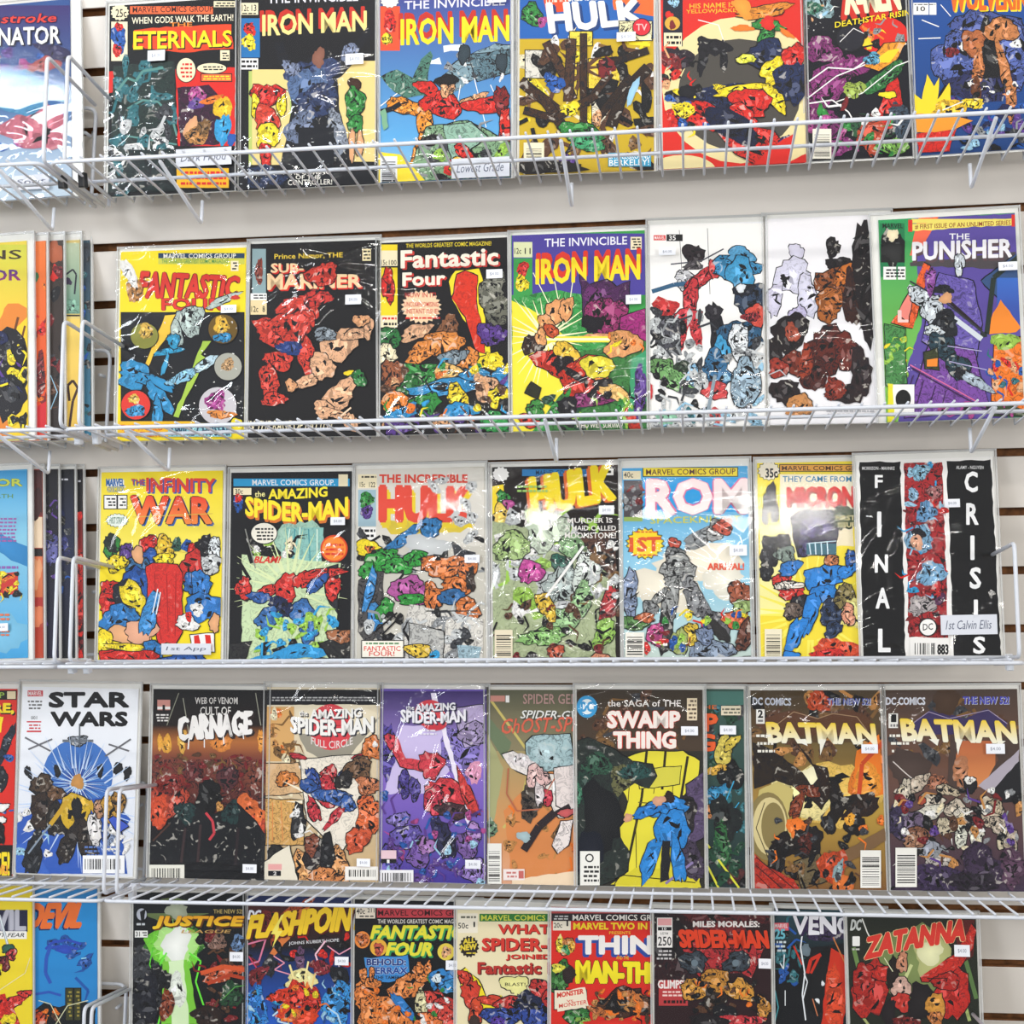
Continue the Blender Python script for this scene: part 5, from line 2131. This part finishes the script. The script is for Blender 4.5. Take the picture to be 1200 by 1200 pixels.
# ================= ROW 5
comic(4, 1, (-108,1058,38,1055,38,1276,-108,1282), 'bagged yellow comic at far left of lowest shelf with red shape and black title bar', '''
r ecd428 -110 1052 40 1290
r 1c1c3a -110 1066 33 1092
t;DAREDEVIL;b8b8c4;-104;1066;31;1090;bold=.06;sh=8a8a98;dx=-1
r w -60 1091 32 1100
t;MAN WITHOUT FEAR;1a1a1a;-58;1093;30;1098;bold=.04;slant=2
s a8b0b8 3 0 1072 10 1108
s e8eef2 1 0 1072 10 1108
B 2a5a4a 10 1111 7 4 -10
B c83a3c* 14 1118 6 6
B 7a2024* 4 1128 9 8 -30
s e8dca0 1 36 1122 30 1140 0 1160
B d8342c* 14 1174 18 6 -20
B d8342c* 30 1164 8 4
b 3a1014* 2 1180 12 10
p 141014 0 1196 12 1184 22 1200 0 1210
b d8342c* -20 1200 40 30
c kry 20 -90 1110 20 1270 14
''', base='ecd428', mt=8, mr=1, group=G[4])
comic(4, .2, (-35,1060,114,1056,114,1276,-35,1282), 'bright blue comic with orange leaning title above a black skyline, lowest shelf', '''
g 1f8cd0 2a7cc0 -36 1054 116 1290
t;DAREDEVIL;e8702c;-30;1060;99;1090;bold=.09;slant=9;tilt=-3;sh=0f2a5c;dx=-1.5
c bb 8 60 1100 105 1150 12
s 2a4ab4 3 54 1112 62 1104 80 1101 96 1106
s 2a4ab4 3 60 1110 76 1108 92 1112
b 2a4ab4 76 1113 10 4
s 2a56b4 4 60 1108 55 1122 54 1140 60 1152
s 2a56b4 3 40 1165 58 1162 72 1166
s 9cd4e8 1.4 96 1123 102 1122
r 14181c 40 1184 112 1290
p 101418 38 1186 52 1174 70 1180 90 1172 112 1176 112 1200 38 1200
R 3a3c20 78 1158 86 1195
R 3a3c20 88 1158 95 1195
l 9a8a3c 79 1160 85 1192 7
l 9a8a3c 89 1160 94 1192 7
c okn 16 38 1184 70 1200 6
s d8d8b0 1 46 1172 60 1176 72 1200
s d8d8b0 1 66 1200 80 1178 104 1172
b c8481c* 46 1192 9 8
''', base='2a86c8', mt=5, mr=3, group=G[4])
comic(4, 0, (157,1060,287,1061,287,1284,155,1284), 'black comic with orange-yellow title over a bright green and white glow, lowest shelf', '''
r 101216 154 1056 290 1290
b 6a7c4a 207 1066 32 14
g 101216 14181c 154 1056 290 1070
b a8b098 208 1068 12 10
c kd 30 156 1110 190 1200 14
b 3a7a2c* 205 1110 36 26
b 7ad83c~ 206 1110 30 30
b b8ec8c 208 1106 24 22
b f2f6ee 207 1108 18 20
z b8f08c 207 1108 20 34 14 1.6
p 7cc83c 192 1126 220 1124 234 1200 190 1200
p d8f0c0 198 1126 216 1124 222 1200 202 1200
b eef4e8~ 208 1160 9 24
s 6ae83c 2 196 1116 188 1130 196 1160 186 1200
s 6ae83c 2 222 1116 236 1126 230 1150 240 1180
s 5acc30 1.4 180 1110 176 1130 186 1150
c kxn 40 232 1092 286 1200 8
b 8a6a5c* 256 1104 10 9
b 6a8ab4* 280 1104 8 10
b c8562c* 262 1140 26 9 -10
s d8582c 5 236 1140 262 1132 288 1136
s b84020 4 244 1152 270 1142 288 1146
b 1f4a2c* 272 1166 14 14
s 5aa44a 1 262 1170 276 1156 288 1154
b 2c1a14* 244 1190 20 12
b 16181c* 188 1146 12 16
b 8a3c1c* 196 1176 8 18
b 20222c* 172 1170 16 28
t;THE NEW 52!;c8b06a;251;1065;285;1070;bold=.03
e b8bcc8 167 1071 6 7
p 101216 165 1068 172 1064 170 1080 166 1078
l c8ccd0 160 1080 172 1085 1
r f0f0ec 159 1090 174 1098
t;31;k;160;1091;165;1097;bold=.05
l 5a5a5a 167 1091 173 1097 2
t;JUSTICE;f4a81c;182;1073;285;1088;bold=.1;slant=5;sh=6a3a0c;col2=f4d028
t;LEAGUE;c8a05c;214;1089;271;1093;bold=.04;slant=2
''', base='101216', mt=5, wr=.06, stickers=((278.5,1120,17,11),), group=G[4])
comic(4, 0, (289,1062,422,1062,422,1286,288,1286), 'dark comic with slanted yellow title, pink lightning and blue glow, lowest shelf', '''
g 4a1c1c 1a1418 287 1058 424 1110
g 14121c 1f5ac0 287 1110 424 1200
r 1f4a94 287 1200 424 1290
b b84a24* 340 1078 10 34 40
p d87a3c 352 1066 364 1062 340 1100 322 1120 316 1118
b 7a2420* 320 1080 24 14
c krx 20 290 1096 410 1130 9
s d87a9a 2 291 1106 312 1100 304 1126 292 1130
s e89ab0 1.4 318 1118 334 1128 322 1136 342 1142
s f4c8d8 2 382 1102 370 1118 376 1136 364 1148
s e8a0b8 1.4 384 1108 398 1118 412 1110
s d8c8d8 1.4 396 1126 400 1140 390 1160
s c83a5c 1.4 292 1120 304 1138 298 1160
b 6a4a6c* 352 1124 6 14
b 2a2c34* 316 1132 8 12
b 8a2a34* 304 1140 14 6 -30
b 8a2430* 378 1134 12 8
b 181c24* 398 1144 12 12
b 7a2024* 300 1146 9 10
b 2f86d8* 300 1180 14 26
b 3a98e0* 396 1176 18 26
b 1f5cb0* 330 1174 12 20
c csbk 40 290 1155 410 1200 6
s b8d8ec 2 320 1190 332 1180 326 1196 340 1200
s b8d8ec 2 384 1180 396 1188 400 1200
b f4e8a0~ 354 1148 18 12
s f8e8a0 2.4 340 1130 346 1150 336 1160
s f8e8a0 2 362 1126 358 1146 368 1160
s f4d080 1.6 370 1140 366 1156 374 1170
b d8341c* 348 1166 16 18
b d8381c* 330 1166 16 7 -20
b c82c1c* 366 1176 10 22
b e0441c+ 350 1190 22 12
b e8703c+ 346 1188 6 7
c oky 14 330 1150 378 1198 6
t;DC;e8eaf4;292;1066;306;1077;bold=.08;slant=2
t;FLASHPOINT;f4cc28;292;1072;428;1100;bold=.08;slant=6;tilt=-11;grow=4;sh=5a1a10;dx=1.5
p f8e86a 330 1072 334 1070 326 1090 332 1090 320 1110 324 1094 318 1094
t;JOHNS KUBERT HOPE;e0e0e4;339;1103;398;1108;bold=.04;tilt=-4
''', base='1c2a5c', mt=4, stickers=((401.5,1125,17,10),), group=G[4])
comic(4, .5, (416,1062,563,1062,563,1286,415,1286), 'bagged black comic with pink-red banner, yellow-green slanted title and orange rocky shapes, lowest shelf', '''
r 0f1014 414 1060 566 1290
r f0e4d0 417 1063 440 1076
t;40c;k;418;1064;428;1071;bold=.04
t;211;k;431;1064;439;1069
l k 419 1072 438 1075 1
r c8404a 442 1063 564 1075
t;MARVEL COMICS GROUP;3a1014;443;1066;556;1073;bold=.05
t;THE WORLDS GREATEST COMIC MAGAZINE!;e8e4dc;443;1077;548;1082;bold=.02
t;FANTASTIC;e8e03c;436;1084;544;1100;bold=.08;slant=4;sh=2f9a5a;dx=1.5;dy=2
t;FOUR;e8e03c;454;1104;508;1120;bold=.08;slant=4;sh=2f9a5a;dx=1.5;dy=2
e e88a3c 425 1101 9 10
b c86a2c* 425 1101 7 8
e e8b03c 444 1110 10 10
b c85a44* 444 1112 6 8
e e8d04c 523 1115 10 10
b e0a878* 523 1115 5 7
P 3a8ad0 427 1122 478 1119 480 1148 432 1152
t;BEHOLD:;1c3a7c;430;1123;476;1131;bold=.08;out=e8f0f4
t;TERRAX;1f4a94;432;1133;478;1141;bold=.08;out=e8f0f4
t;THE TAMER!;1a1a24;440;1143;470;1147;bold=.04
B e88a44* 432 1152 14 6 -10
B e88a44* 426 1142 4 9
B e88a44* 436 1140 3 8
B e8843c* 428 1170 14 14
B e88a44* 446 1186 28 20
B e08038* 470 1192 14 14
B e88a44* 476 1156 20 14 -30
B e88a44* 496 1140 12 10
B e88a44* 492 1134 4 8
B e88a44* 502 1134 4 8
B 2f86cc+ 520 1148 18 14
B 3a96d4+ 528 1156 14 7 -20
b e0f0f8~ 512 1146 6 5
B 2a7cc4~ 474 1180 6 24 -40
B c83a34* 514 1180 18 20
B d84438* 502 1168 10 7 30
B d84438* 524 1194 12 14
B e0d8a8* 494 1176 7 16
B e87a3c* 500 1196 16 10
c kwg 16 480 1150 532 1198 5
c o 12 425 1160 480 1198 5
''', base='0f1014', mt=4, stickers=((531,1130,16,11),), group=G[4])
comic(4, 1.3, (536,1070,684,1068,684,1290,536,1290), 'bagged cream comic with green banner and several lines of red question title, lowest shelf', '''
g f0e4bc e8dcb0 534 1066 686 1292
r 2f7a34 562 1070.5 684 1079.5
t;MARVEL COMICS GROUP;d8dc4c;564;1072;676;1078.5;bold=.05
r f4ecd8 537 1070 560 1093
l 6a6a5a 538 1072 558 1077 1
t;50c;k;537;1081;549;1088;bold=.03
t;1;k;555;1080;557;1086
t;WHAT IF;d8382c;584;1083;664;1094;bold=.07;sh=5a1410;dx=.8;dy=.8
t;SPIDER-MAN;d8382c;565;1099;690;1114;bold=.07;sh=5a1410;dx=1;dy=1
t;JOINED THE;d8382c;593;1118;680;1125;bold=.06;sh=5a1410;dx=.7;dy=.7
t;Fantastic Four?;b83028;560;1127;688;1141;bold=.06;sh=4a1414;dx=1;dy=1
K 241c1c 550 1109 11 12 16
t;ALL;e8d03c;543;1100;557;1106;bold=.08;tilt=-2
t;NEW;e8d03c;540;1107;559;1114;bold=.08;tilt=-2
l e8d03c 545 1115 558 1118 1
P f4e024 536 1142 546 1134 560 1148 570 1168 588 1166 590 1176 580 1184 560 1180 548 1176
B d8402c~ 547 1148 8 8
B d8402c~ 552 1164 10 16 -10
B d8402c~ 544 1142 8 4 40
B d8442c~ 576 1172 14 6 10
B e0502c+ 558 1186 8 14
B f0ec9c 604 1153 15 10
p f0ec9c 602 1160 608 1160 604 1170
t;BLAST!;3a3a1a;592;1151;616;1155;bold=.03
B c83430* 600 1176 22 8 -10
B c83430* 636 1160 14 12
B 2f4a9c* 590 1190 26 11
B 2f4a9c* 630 1188 24 16
b 1c2444* 620 1172 14 12
b 5a3aa4* 584 1196 10 5
B c83430* 648 1176 12 20
b 3a2a24 556 1196 8 6
c k 10 586 1168 650 1200 5
''', base='ecdfb4', mt=8, mr=3, group=G[4])
comic(4, 2.1, (646,1066,792,1064,792,1288,646,1288), 'red comic with black banner, white and yellow block titles, lowest shelf', '''
r d8281c 644 1062 794 1292
r b84a4a 646 1066 794 1070
r 241c20 646 1070 794 1079
t;MARVEL COMICS GROUP;f0ece4;671;1071.5;784;1078.5;bold=.05
l c8c8c8 648 1072 666 1078 2
r e8e0cc 648 1079 669 1090
t;20c;k;649;1081;659;1087;bold=.03
t;1;k;664;1079;666;1085
t;MARVEL TWO IN ONE;f4d828;672;1081;786;1089;bold=.06
t;PRESENTS;f0c02c;714;1091;739;1094.5;bold=.03
t;THE;f0a03c;680;1098;694;1102;bold=.04
t;THING;f4f0ec;678;1096;792;1118;bold=.1;sh=2a4a9c;dx=-3;dy=3
t;AND THE;f0c02c;722;1120;737;1124;bold=.03
t;MAN-THING;f6e424;675;1125;800;1152;bold=.1;grow=-3;out=k;ow=.05
B d88a4c* 662 1108 10 10
b f4dc3c* 656 1106 4 10
b 3a9a5a* 664 1112 5 6
b f0b43c* 670 1108 4 8
B 3a7a34* 656 1146 12 20
b e8e04c~ 654 1134 8 5
b 2a1c1c 667 1142 8 10
R f0e4cc 650 1160 687 1182
p f0e4cc 650 1164 686 1156 690 1178 654 1185
t;MONSTER;d8382c;653;1163;684;1169;bold=.07;tilt=-5
t;VS;d8382c;664;1171;672;1174;bold=.05
t;MONSTER;d8382c;655;1176;688;1181;bold=.07;tilt=-5
B 2f7a34* 678 1192 14 12
b 8ab44a* 684 1196 9 5
B 4a2c1c* 732 1176 32 18
B c8783c* 736 1172 22 12
b 14100e* 724 1176 14 12
c oknh 40 696 1160 764 1196 6
b b86a34* 700 1184 12 5 30
b d8281c 720 1199 30 5
''', base='d8281c', mt=4, group=G[4])
comic(4, 2.9, (766,1069,903,1067,905,1298,768,1297), 'dark maroon comic with wide red title and white number box, lowest shelf', '''
r 2a1418 764 1064 908 1290
b 5a1c20* 850 1075 50 12
b 7a2024* 835 1110 60 30
b 1c1418* 785 1100 22 34
b 33181c* 800 1150 40 30
P b02c30* 800 1096 840 1100 880 1096 896 1110 880 1146 850 1130 820 1144 800 1120
B 38424c* 812 1127 16 12 15
B 38424c* 864 1127 16 12 -15
e 6a7a84 814 1128 4 4
e 6a7a84 862 1128 4 4
r f0ece8 770 1075 788 1110
r e8a8a8 771 1076 787 1084
r 14141a 771 1086 787 1090
t;10;w;776;1086.5;781;1089.5
t;LGY#;3a3a3a;774;1092;783;1095
t;250;k;771;1097;787;1108;bold=.03
l c8c4c4 769 1112 787 1125 3
r b83a3c 772 1148 806 1178
t;GLIMPSE;f0e4e0;771;1148;805;1158;bold=.05
l f4d0c8 774 1160 804 1168 2
l 2a1010 775 1170 804 1177 1
t;MILES MORALES:;f0e8e4;812;1079;890;1086;bold=.07
t;SPIDER-MAN;e0401c;796;1089;900;1110;bold=.08;slant=-3;sh=14080a;tilt=1
B 2c2018* 838 1166 16 16
B c88a34* 838 1148 18 12
B d89a3c* 812 1160 16 12 -30
B d89a3c* 868 1160 18 11 30
B c88a34* 894 1180 8 14 -20
c okn 30 810 1150 896 1185 6
b 14141a* 848 1188 16 12
b c8343c* 868 1196 26 8
b 1c1418* 830 1196 26 8
''', base='2a1418', mt=5, stickers=((896,1128,14,11),), group=G[4])
comic(4, 2, (906,1070,1036,1068,1040,1303,908,1301), 'black and teal comic with spiky white title letters and white crackle lines', '''
g 2a4a54 101418 903 1066 1042 1120
r 0d0f14 903 1120 1042 1290
c akb 26 905 1072 950 1150 9
b 3a2c50* 970 1090 30 14
b 6a7a84 944 1113 6 8
p 14161a 950 1110 1000 1104 1004 1200 940 1200
b 0c0d10 962 1150 22 44
s c8301c 4 946 1140 950 1124 962 1118
p c83018 974 1110 990 1120 994 1150 988 1200 962 1200 968 1150
b e04a24+ 978 1170 12 34
s c8301c 3 960 1120 950 1140
s c8783c 1.4 976 1098 990 1128 992 1150
s c8301c 2 930 1108 940 1130
s c87a50 1.2 952 1170 958 1190
r e0606c 907 1081 924 1090
t;MARVEL;f4e8e8;908;1082;923;1087;bold=.04
t;25;6ab8c8;908;1088;920;1100;bold=.05
l c8d4d8 908 1101 922 1116 3
s e8ecf0 1.6 941 1086 938 1110 943 1140 940 1165 944 1195
s e8ecf0 1.4 942 1140 946 1150 941 1170
s e8ecf0 1.2 919 1118 918 1135 914 1128
s 4aa0ac 1.4 908 1160 912 1180 907 1200
s e8ecf0 1 920 1160 920 1178
b e8ecf0 958 1172 4 2 50
b e8ecf0 964 1152 2 3
t;VENOM;eceaf0;929;1073;1022;1095;bold=.06;jag=1.0;sh=2c1c44;dx=1.5
''', base='12161c', mt=4, group=G[4])
comic(4, 2.8, (993,1073,1143,1076,1152,1308,999,1306), 'comic with slanted yellow-edged red title, green rays and big red shapes, lowest shelf', '''
r 16180f 990 1068 1156 1294
p 20241a 993 1072 1150 1072 1150 1290 993 1290
b 7a8a50 1070 1130 40 50
b b8bc7c 1092 1118 24 26
b e8e8b8 1090 1116 14 16
s c8d090 4 1068 1130 1040 1190
s a8b870 4 1120 1140 1136 1196
s 8a9c5c 3 1066 1090 1060 1120
s 5a7a44 5 1130 1120 1144 1170
s 6a8a4c 5 1000 1110 1010 1150
s a8b070 3 1010 1190 1020 1204
p 5a1c18 1118 1076 1142 1078 1140 1120 1124 1130
P c82c20+ 1118 1118 1130 1100 1138 1082 1144 1090 1140 1110 1124 1134 1106 1148 1080 1150 1078 1144
B c02a20+ 1020 1160 20 34
B b0241c+ 1012 1150 12 22
B c8281f+ 1116 1166 20 28
B b8241c+ 1108 1150 16 10
B c82c20+ 1036 1140 14 9
b 1c120e 1046 1140 7 20
B c88868~ 1057 1127 7 11
B d8b0a0~ 1056 1158 12 12
B c83428~ 1056 1174 12 10
b 1a1416 1078 1174 16 22
b 1c1418 1042 1186 9 14
B d8983c~ 1096 1178 12 14
b c87a3c* 1096 1192 8 9
b 7a1c18* 1062 1198 16 8
s e8e8c0 1 1036 1122 1046 1138
s 3a1410 1 1086 1146 1110 1146
t;DC;c8ccc8;997;1077;1009;1090;bold=.06;slant=2
s e8e8e0 1.4 1010 1076 1016 1092 1022 1104
t;1;f4f4f0;999;1097;1007;1108;bold=.1
l c8c8c0 997 1110 1007 1114 1
t;ZATANNA;d8382c;1014;1096;1132;1122;bold=.09;tilt=-22;grow=0;slant=3;out=f0d8a0;ow=.03;arch=2
''', base='20241a', mt=4, stickers=((1126.5,1113,17,13),), group=G[4])
